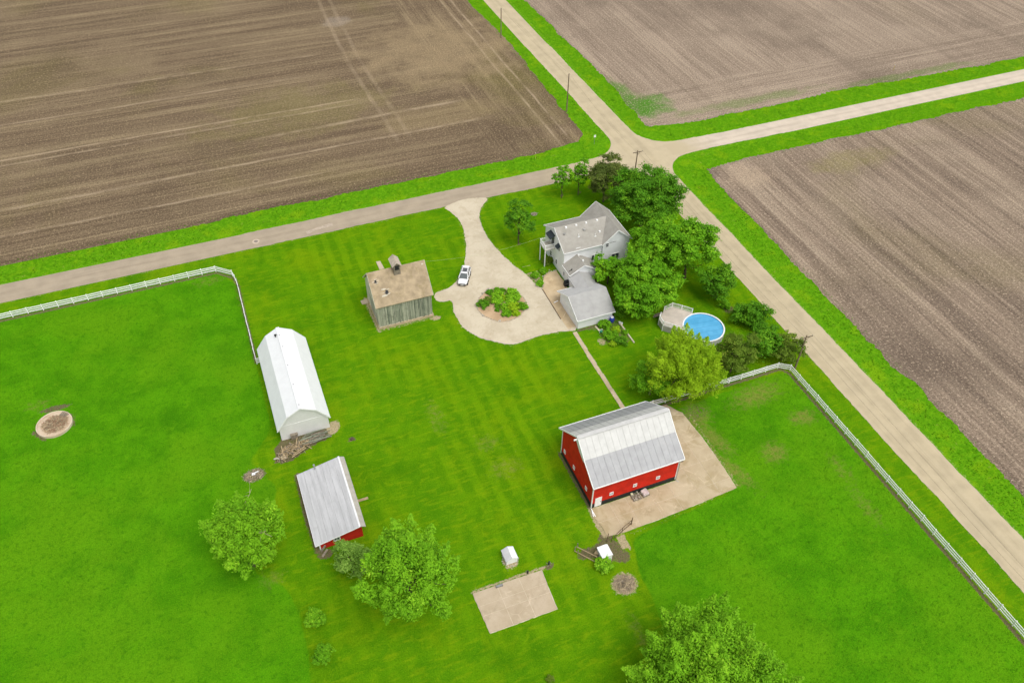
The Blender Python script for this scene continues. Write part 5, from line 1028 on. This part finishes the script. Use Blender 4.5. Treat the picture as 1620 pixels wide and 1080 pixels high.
def crown_pts(rs, ctr, a, c, nl, lobe, dens, up=.25, bottom=-.55, gap=.0, fill=.55):
    """boughs of uneven reach, each carrying clumps of leaves on its outer side"""
    P, Nn, L = [], [], []
    gold = math.pi*(3-math.sqrt(5)); nb = max(9, int(nl/2.2)); ax = rs.uniform(.86, 1.1); bear = rs.uniform(0, 6.28)
    for i in range(nb):
        z = bottom+(1-bottom)*(i+.5)/nb; ph = i*gold+rs.uniform(-.5, .5); rr = math.sqrt(max(0, 1-z*z))
        f = rs.uniform(.42, .80); ex = 1+.12*math.cos(ph-bear)
        lc = np.array([math.cos(ph)*rr*a*f*ex, math.sin(ph)*rr*a*f*ex, z*c*f]); lr = lobe*1.35*a*rs.uniform(.75, 1.2); L.append((lc+ctr, lr))
        out = lc/np.array([a, a, c]); out /= np.linalg.norm(out)+1e-6
        ns = rs.randint(9, 15)
        for k in range(ns):
            u = rs.randn(3)*.8+out*.75+np.array([0, 0, .35]); u /= np.linalg.norm(u)
            sc_ = lc+u*lr*rs.uniform(.55, 1.0)*np.array([1, 1, .85]); sr_ = lr*rs.uniform(.28, .46); n = int(dens*9*sr_*sr_)+6
            if rs.rand() < gap*.6: continue
            w_ = rs.randn(n, 3); w_ /= np.linalg.norm(w_, axis=1, keepdims=True); w_[:, 2] = np.abs(w_[:, 2])*.8-.25*(rs.rand(n) < .4)
            spray = u*rs.rand(n, 1)**2*sr_*rs.uniform(.2, 1.0)
            P.append(sc_+ctr+w_*sr_*rs.uniform(.3, 1.08, (n, 1))*np.array([1, 1, .62])+spray); Nn.append(w_*.55+u*.35+np.array([0, 0, .8]))
    # inner foliage that closes the crown between the boughs
    n = int(dens*fill*12.6*(a*.7)**2); u = rs.randn(n, 3); u[:, 2] += .35; u /= np.linalg.norm(u, axis=1, keepdims=True); u = u[u[:, 2] > bottom-.15]; n = len(u)
    wob = 1+.2*np.sin(u[:, :1]*5+bear)*np.cos(u[:, 1:2]*6-bear)+.1*np.sin(u[:, 2:]*11+u[:, :1]*9)
    P.append(ctr+u*np.array([a, a, c])*wob*rs.uniform(.55, .80, (n, 1))); Nn.append(u*.6+np.array([0, 0, .7]))
    return np.concatenate(P), np.concatenate(Nn), L
def plume_pts(rs, ctr, a, c, npl, dens, bottom=-.6, fill=1.1):
    """feathery crown: upswept plumes of leaves of uneven reach"""
    P, Nn, L, T = [], [], [], []
    gold = math.pi*(3-math.sqrt(5)); bear = rs.uniform(0, 6.28)
    for i in range(npl):
        z = bottom+(1-bottom)*(i+.5)/npl; ph = i*gold*1.0+rs.uniform(-.6, .6); rr = math.sqrt(max(0, 1-z*z)); f = rs.uniform(.44, .90)*(1+.14*math.cos(ph-bear)+.10*math.cos(3*ph+2*bear))
        u = np.array([math.cos(ph)*rr, math.sin(ph)*rr, z]); b0 = u*np.array([a, a, c])*f
        d = u*.75+np.array([0, 0, .75])+rs.randn(3)*.22; d /= np.linalg.norm(d); l = a*rs.uniform(.34, .58); w_ = l*rs.uniform(.32, .46)
        L.append((ctr+b0, l)); n = int(dens*l*w_*11)
        t = rs.rand(n)**.85; e1 = np.cross(d, rs.randn(3)); e1 /= np.linalg.norm(e1); e2 = np.cross(d, e1); an = rs.rand(n)*6.283
        rad = w_*np.sin(np.pi*np.clip(t, .03, .97)**.75)*np.sqrt(rs.rand(n))*(1+.35*np.sin(t*9+an*2)); ra = (e1*np.cos(an)[:, None]+e2*np.sin(an)[:, None])
        P.append(ctr+b0+d*((t-.45)*l*1.25)[:, None]+ra*rad[:, None]); Nn.append(ra*.55+d*.25+np.array([0, 0, .8])); T.append(np.full(n, rs.rand()))
    n = int(dens*fill*12.6*(a*.6)**2); u = rs.randn(n, 3); u[:, 2] += .7; u /= np.linalg.norm(u, axis=1, keepdims=True); u = u[u[:, 2] > bottom]; n = len(u)
    P.append(ctr+u*np.array([a, a, c])*rs.uniform(.45, .70, (n, 1))*(1+.22*np.maximum(u[:, 2:], 0))*(1+.15*np.sin(u[:, :1]*6)*np.cos(u[:, 1:2]*5))); Nn.append(u*.5+np.array([0, 0, .8])); T.append(rs.rand(n)*.5)
    return np.concatenate(P), np.concatenate(Nn), L, np.concatenate(T)
def leaf_mesh(name, V, tint, m, org):
    n = len(V); v = (V.reshape(-1, 3)-np.array(org)); f = np.arange(n*4).reshape(n, 4); return fast_mesh(name, v, f, m, dict(tint=np.repeat(tint, 4)))
def branch(mb, a, b, r0, r1, rs, bend=.12, n=4, sides=6):
    a = np.array(a, float); b = np.array(b, float); L = np.linalg.norm(b-a); P = [a+(b-a)*k/n+(rs.randn(3)*bend*L*.4*math.sin(math.pi*k/n)) for k in range(n+1)]
    for k in range(n): mb.tube(P[k], P[k+1], r0+(r1-r0)*k/n, r0+(r1-r0)*(k+1)/n, sides, k == n-1)
def tree(name, label, cat, px, py, wpx, hpx, kind, seed, clear=1.6, lobe=.36, nl=None, leaf=.2, dens=9, group=None, gap=0.0, cmax=1.5, cmin=.55, dead=0, up=.25, plume=0):
    rs = np.random.RandomState(seed)
    d = _ray(px, py); sd = -d[2]; cd = math.sqrt(1-sd*sd); zc = 4.0
    for _ in range(6):
        q = np.array(g(px, py, zc)); mpp = ((q-CAM)@_f)/FOC; a = wpx*mpp*.94; h = hpx*mpp*.94
        c = math.sqrt(max(.01, h*h-(a*sd)**2))/cd if h > a*sd else .1; c = min(max(c, cmin*a), cmax*a); zc = c*.92+clear
    base = (q[0], q[1], 0); t = thing(name, label, cat, base, group)
    nl = nl or int(22+a*3); P, Nn, L = crown_pts(rs, q, a, c, nl, lobe, dens, gap=gap, up=up, bottom=-.6 if clear > .5 else -.9, fill=(1.1 if name == 'young_tree' else .7) if clear > .5 else (2.4 if wpx < 22 else 1.3))
    PT = None
    if plume: P, Nn, L, PT = plume_pts(rs, q, a, c, plume, dens)
    P[:, 2] = np.maximum(P[:, 2], .12)
    V = leaves(rs, P, Nn, leaf, .42 if plume else .55)
    tint = np.clip(np.repeat(rs.rand(len(L)), 1).mean()*0+rs.rand(len(P))*.75+.25*np.sin(P[:, 0]*.9+seed)*np.cos(P[:, 1]*.8)+.12, 0, 1)
    if PT is not None: tint = np.clip(PT*.45+rs.rand(len(P))*.5, 0, 1)
    o = link('crown', leaf_mesh('crown', V, tint, LEAF[kind], base), base, t)
    tb = MB(); r0 = max(.06, a*.055); top = (q[0]+rs.uniform(-.2, .2), q[1]+rs.uniform(-.2, .2), q[2]+c*.25)
    branch(tb, (q[0], q[1], -.1), top, r0, r0*.45, rs, .05, 5, 8); tb.build('trunk', M_BARK, t, smooth=True, fixn=False)
    lm = MB(); idx = list(range(len(L))); rs.shuffle(idx)
    for i in idx[:16]:
        f = rs.uniform(.3, .85); s0 = np.array((q[0], q[1], 0))*(1-f)+np.array(top)*f; s0[2] = max(s0[2], clear*.6); branch(lm, s0, L[i][0], r0*.42, r0*.1, rs, .15, 3, 5)
    lm.build('limbs', M_BARK, t, smooth=True, fixn=False)
    if dead:
        dm = MB()
        for k in range(dead):
            an = rs.uniform(0, 6.28); b0 = q+np.array((math.cos(an)*a*.3, math.sin(an)*a*.3, c*.3)); b1 = q+np.array((math.cos(an)*a*1.0, math.sin(an)*a*1.0, c*.75*rs.uniform(.5, 1.1))); branch(dm, b0, b1, .06, .02, rs, .1, 4, 4)
            for j in range(7): e0 = b0+(b1-b0)*rs.uniform(.4, 1); branch(dm, e0, e0+rs.randn(3)*.55+(0, 0, .3), .025, .01, rs, .1, 2, 3)
        dm.build('bare_branches', M_TW1, t, fixn=False)
    return t
tree('maple_tree', 'large bright lime green tree right of the low red shed', 'tree', 645, 906, 84, 108, 'lime', 1, 1.5, .30, 62, .20, 10, cmax=1.35, plume=74)
tree('maple_tree', 'medium bright green tree with bare twigs left of the red shed', 'tree', 379, 840, 68, 64, 'lime', 2, 1.3, .31, 46, .19, 10, dead=2, plume=84)
tree('maple_tree', 'wide lime green tree cut off by the bottom edge', 'tree', 1120, 1074, 132, 104, 'lime', 3, 1.5, .24, 84, .19, 9.5, dead=1, plume=110)
tree('shrub', 'dense sage green shrub at the corner of the red shed', 'shrub', 555, 884, 29, 33, 'sage', 4, .2, .36, 22, .14, 22)
tree('shrub', 'small round bush by itself on the lawn below the shed', 'shrub', 497, 976, 15, 17, 'mid', 5, .3, .4, 20, .11, 40)
tree('shrub', 'small round bush nearest the bottom edge left of the large tree', 'shrub', 510, 1035, 16, 18, 'mid', 6, .3, .4, 20, .11, 36, gap=.2)
tree('young_tree', 'young dark green tree on its own left of the farmhouse', 'tree', 821, 348, 22, 37, 'dark', 7, 1.2, .42, 24, .17, 14, cmax=2.3)
tree('young_tree', 'leftmost slim young tree near the road above the house', 'tree', 890, 284, 15, 29, 'mid', 8, .8, .45, 20, .16, 14, cmax=2.6)
tree('young_tree', 'slim young tree between its twin and the brown evergreen', 'tree', 917, 279, 15, 29, 'mid', 9, .8, .45, 20, .16, 14, cmax=2.6)
tree('juniper_tree', 'brownish green ragged evergreen behind the farmhouse', 'tree', 958, 284, 31, 40, 'spruce', 10, .6, .34, 44, .17, 13, cmax=2.2)
tree('maple_tree', 'big dark green maple between farmhouse and crossroads', 'tree', 1020, 312, 57, 52, 'dark', 11, 1.6, .30, 58, .21, 10)
tree('maple_tree', 'leafy green maple touching the east gable of the farmhouse', 'tree', 1036, 388, 47, 46, 'mid', 12, 1.8, .31, 50, .21, 10, gap=.05)
tree('maple_tree', 'leafy green maple nearest the diagonal road behind the pool', 'tree', 1092, 394, 48, 52, 'mid', 13, 1.8, .32, 48, .21, 10, gap=.05)
tree('maple_tree', 'broad leafy maple beside the garage roof', 'tree', 1019, 442, 53, 42, 'mid', 14, 2.0, .30, 54, .21, 10, gap=.05)
tree('maple_tree', 'lower leafy maple between the garage and the pool deck', 'tree', 1014, 472, 36, 34, 'mid', 15, 1.2, .34, 40, .2, 10)
tree('maple_tree', 'small leafy maple leaning over the breezeway roof', 'tree', 964, 424, 26, 20, 'mid', 24, 2.2, .36, 26, .19, 11)
tree('shrub', 'tall rounded shrub on the road side lawn above the pool', 'shrub', 1139, 448, 27, 33, 'dark', 16, .2, .36, 32, .17, 14)
tree('shrub', 'wide dark shrub between the pool and the diagonal road', 'shrub', 1187, 498, 31, 23, 'dark', 17, .1, .34, 30, .17, 13)
tree('shrub', 'dense dark green bush beside the white fence corner', 'shrub', 1211, 542, 28, 33, 'dark', 18, .1, .36, 34, .17, 14)
tree('shrub', 'olive brown bush between the pool and the white fence', 'shrub', 1163, 561, 31, 39, 'olive', 19, .1, .36, 36, .15, 16)
tree('shrub', 'dark olive evergreen at the foot of the corner utility pole', 'shrub', 1243, 551, 25, 28, 'olive', 20, .1, .38, 28, .16, 14)
tree('locust_tree', 'fluffy yellow green tree between the red barn and the pool', 'tree', 1084, 577, 66, 60, 'yellow', 21, 1.2, .26, 80, .13, 20, plume=120)
tree('locust_tree', 'small loose green tree behind the red barn roof', 'tree', 1032, 600, 34, 34, 'mid', 22, .6, .36, 26, .14, 14, gap=.2)
tree('shrub', 'low bright plant in front of the tall rounded shrub', 'shrub', 1146, 481, 9, 8, 'mid', 23, .05, .45, 12, .12, 26)
def plant(px, py, r, kind, label, seed, cat='plant', name='garden_plant', hgt=.7, group=None):
    rs = np.random.RandomState(seed); q = np.array(g(px, py, hgt*r*.5)); t = thing(name, label, cat, (q[0], q[1], 0), group)
    r = r*1.36; P, Nn, L = crown_pts(rs, np.array((q[0], q[1], r*hgt*.5)), r, r*hgt, 24, .36, 50, bottom=-.2, fill=1.0); P[:, 2] = np.maximum(P[:, 2], .12)
    link('foliage', leaf_mesh('foliage', leaves(rs, P, Nn, .11), rs.rand(len(P)), LEAF[kind], (q[0], q[1], 0)), (q[0], q[1], 0), t)
    sm = MB()
    for k in range(5): an = k*1.26; sm.tube((q[0], q[1], 0), (q[0]+math.cos(an)*r*.5, q[1]+math.sin(an)*r*.5, r*hgt), .02, .01, 4)
    sm.build('stems', M_BARK, t)
zk = zz(750, 440, 13.5)
for i, (x, y, r, k, lb) in enumerate(((330, 315, .5, 'dark', 'dark plant beside the large pale boulder in the round bed'), (490, 265, .42, 'mid', 'small dark plant at the top edge of the round bed'), (605, 290, .5, 'dark', 'dark clump beside the small plant at the top of the bed'), (785, 285, .45, 'mid', 'dark plant at the upper right edge of the round bed'),
    (500, 370, .75, 'lime', 'bright mounded plant left of the centre of the round bed'), (625, 435, .5, 'yellow', 'yellowish plant at the very centre of the round bed'), (820, 380, .95, 'lime', 'largest bright green clump upper right in the round bed'), (800, 490, .85, 'lime', 'bright low clump under the largest clump in the round bed'),
    (470, 490, .8, 'lime', 'fresh green clump at mid left of the round bed'), (320, 480, .6, 'olive', 'olive yellow clump near the left edge of the round bed'), (195, 575, .75, 'dark', 'dark round bush at the far left edge of the bed'), (505, 610, .42, 'dark', 'small dark plant above the bare mulch of the bed'), (490, 690, .3, 'dark', 'tiny plant standing on the bare mulch of the bed'),
    (700, 650, .75, 'lime', 'green clump low in the middle of the round bed'), (840, 650, .85, 'yellow', 'yellow flowering clump at lower right of the round bed'), (1030, 630, .7, 'mid', 'green clump at the right edge of the round bed'), (690, 765, .65, 'mid', 'dark clump at the bottom edge of the round bed'), (900, 765, .55, 'yellow', 'green clump at the lower right rim of the round bed'))): plant(*zk(x, y), r, k, lb, 40+i, group='plants in the round bed')
for i, (x, y, r, k, lb) in enumerate(((445, 165, .75, 'mid', 'leafy garden row just in front of the garage wall'), (520, 285, .85, 'mid', 'wide leafy clump in the middle of the kitchen garden'), (625, 335, .8, 'dark', 'dark leafy clump near the lower right of the kitchen garden'), (570, 215, .55, 'yellow', 'yellowish clump in the upper kitchen garden'), (605, 45, .8, 'mid', 'tall plant at the garage corner behind the barrel'), (535, 370, .45, 'yellow', 'small clump at the bottom of the kitchen garden'), (670, 245, .4, 'mid', 'small clump beside the right garden kerb'))): plant(*zg(x, y), r, k, lb, 70+i, group='kitchen garden plants')
for i, (px, py, r, k, lb) in enumerate(((847, 437, .6, 'mid', 'leafy plant between the driveway and the stepping slab'), (854, 449, .5, 'mid', 'leafy plant at the upper corner of the tan patio'), (859, 430, .5, 'mid', 'low plant under the farmhouse balcony'), (866, 414, .7, 'olive', 'brownish climber between the balcony posts'), (956, 895, .85, 'lime', 'bright plant below the small white hut'), (1018, 437, .4, 'dark', 'small plant hidden under the maples'), (946, 425, .45, 'mid', 'low plant against the east side of the breezeway'))): plant(px, py, r, k, lb, 90+i, hgt=.9)
plant(870, 1074, .35, 'olive', 'small dry weed tuft at the bottom edge of the lawn', 120)

# rough grass tufts on verges and pasture (nobody could count them)
def tufts(name, label, regions, seed, hgt, wd, m):
    rs = np.random.RandomState(seed); P = []
    for (poly, dn) in regions:
        A = np.array([p[:2] for p in poly]); lo, hi = A.min(0), A.max(0); n = int(dn*(hi-lo).prod()); q = lo+rs.rand(n, 2)*(hi-lo)
        ins = np.zeros(n, bool); j = len(A)-1
        for i in range(len(A)):
            xi, yi = A[i]; xj, yj = A[j]
            if yi != yj: ins ^= ((yi > q[:, 1]) != (yj > q[:, 1])) & (q[:, 0] < (xj-xi)*(q[:, 1]-yi)/(yj-yi)+xi)
            j = i
        cl = .5+.5*np.sin(q[:, 0]*.7+3*np.sin(q[:, 1]*.31))*np.cos(q[:, 1]*.63+2*np.sin(q[:, 0]*.27)); P.append(q[ins & (rs.rand(n) < .35+.65*cl)])
    P = np.concatenate(P); n = len(P); B = np.concatenate([P, np.zeros((n, 1))], 1); V = []; 
    for k in range(3):
        an = rs.rand(n)*6.283; s = wd*rs.uniform(.5, 1.3, n); hh = hgt*rs.uniform(.5, 1.3, n); le = rs.uniform(.2, .9, n)*hh; la = rs.rand(n)*6.283
        d = np.stack([np.cos(an)*s, np.sin(an)*s, np.zeros(n)], 1); top = B+np.stack([np.cos(la)*le, np.sin(la)*le, hh], 1); V.append(np.stack([B-d, B+d, top], 1))
    V = np.concatenate(V); tint = np.tile(rs.rand(n), 3); f = np.arange(len(V)*3).reshape(-1, 3)
    o = link(name, fast_mesh(name, V.reshape(-1, 3), f, m, dict(tint=np.repeat(tint, 3))), (0, 0, 0)); o['kind'] = 'stuff'; o['label'] = label; o['category'] = 'grass'; return o
M_TUFT = leaf_mat('tuft_verge', (.065, .255, .004), (.113, .335, .006), (.18, .40, .01), .0, True); M_TUFP = leaf_mat('tuft_pasture', (.048, .185, .004), (.078, .25, .005), (.14, .31, .008), .0, True)
tufts('verge_grass', 'long bright green grass on the road verges', [([(-60, 142.2), (79, 142.6), (79, 150.0), (-60, 148.7)], 6), ([(79.9, 147), (84.2, 150), (84.2, 235), (79.9, 235)], 5), ([(91.8, 149.5), (96.8, 149), (96.8, 235), (91.8, 235)], 5), ([(97, 142.8), (215, 142.4), (215, 148.4), (97, 149.8)], 5), ([(98, 135.6), (215, 136), (215, 129.5), (99, 129.3)], 5), ([(92, 10), (97.6, 10), (98.9, 131), (93.4, 133)], 6)], 3, .10, .13, M_TUFT)
tufts('pasture_grass', 'rough darker pasture grass at the left and right', [(past_w[:16]+[(-46, 60), (-50, 131)], 5), (past_e, 6)], 4, .04, .13, M_TUFP)
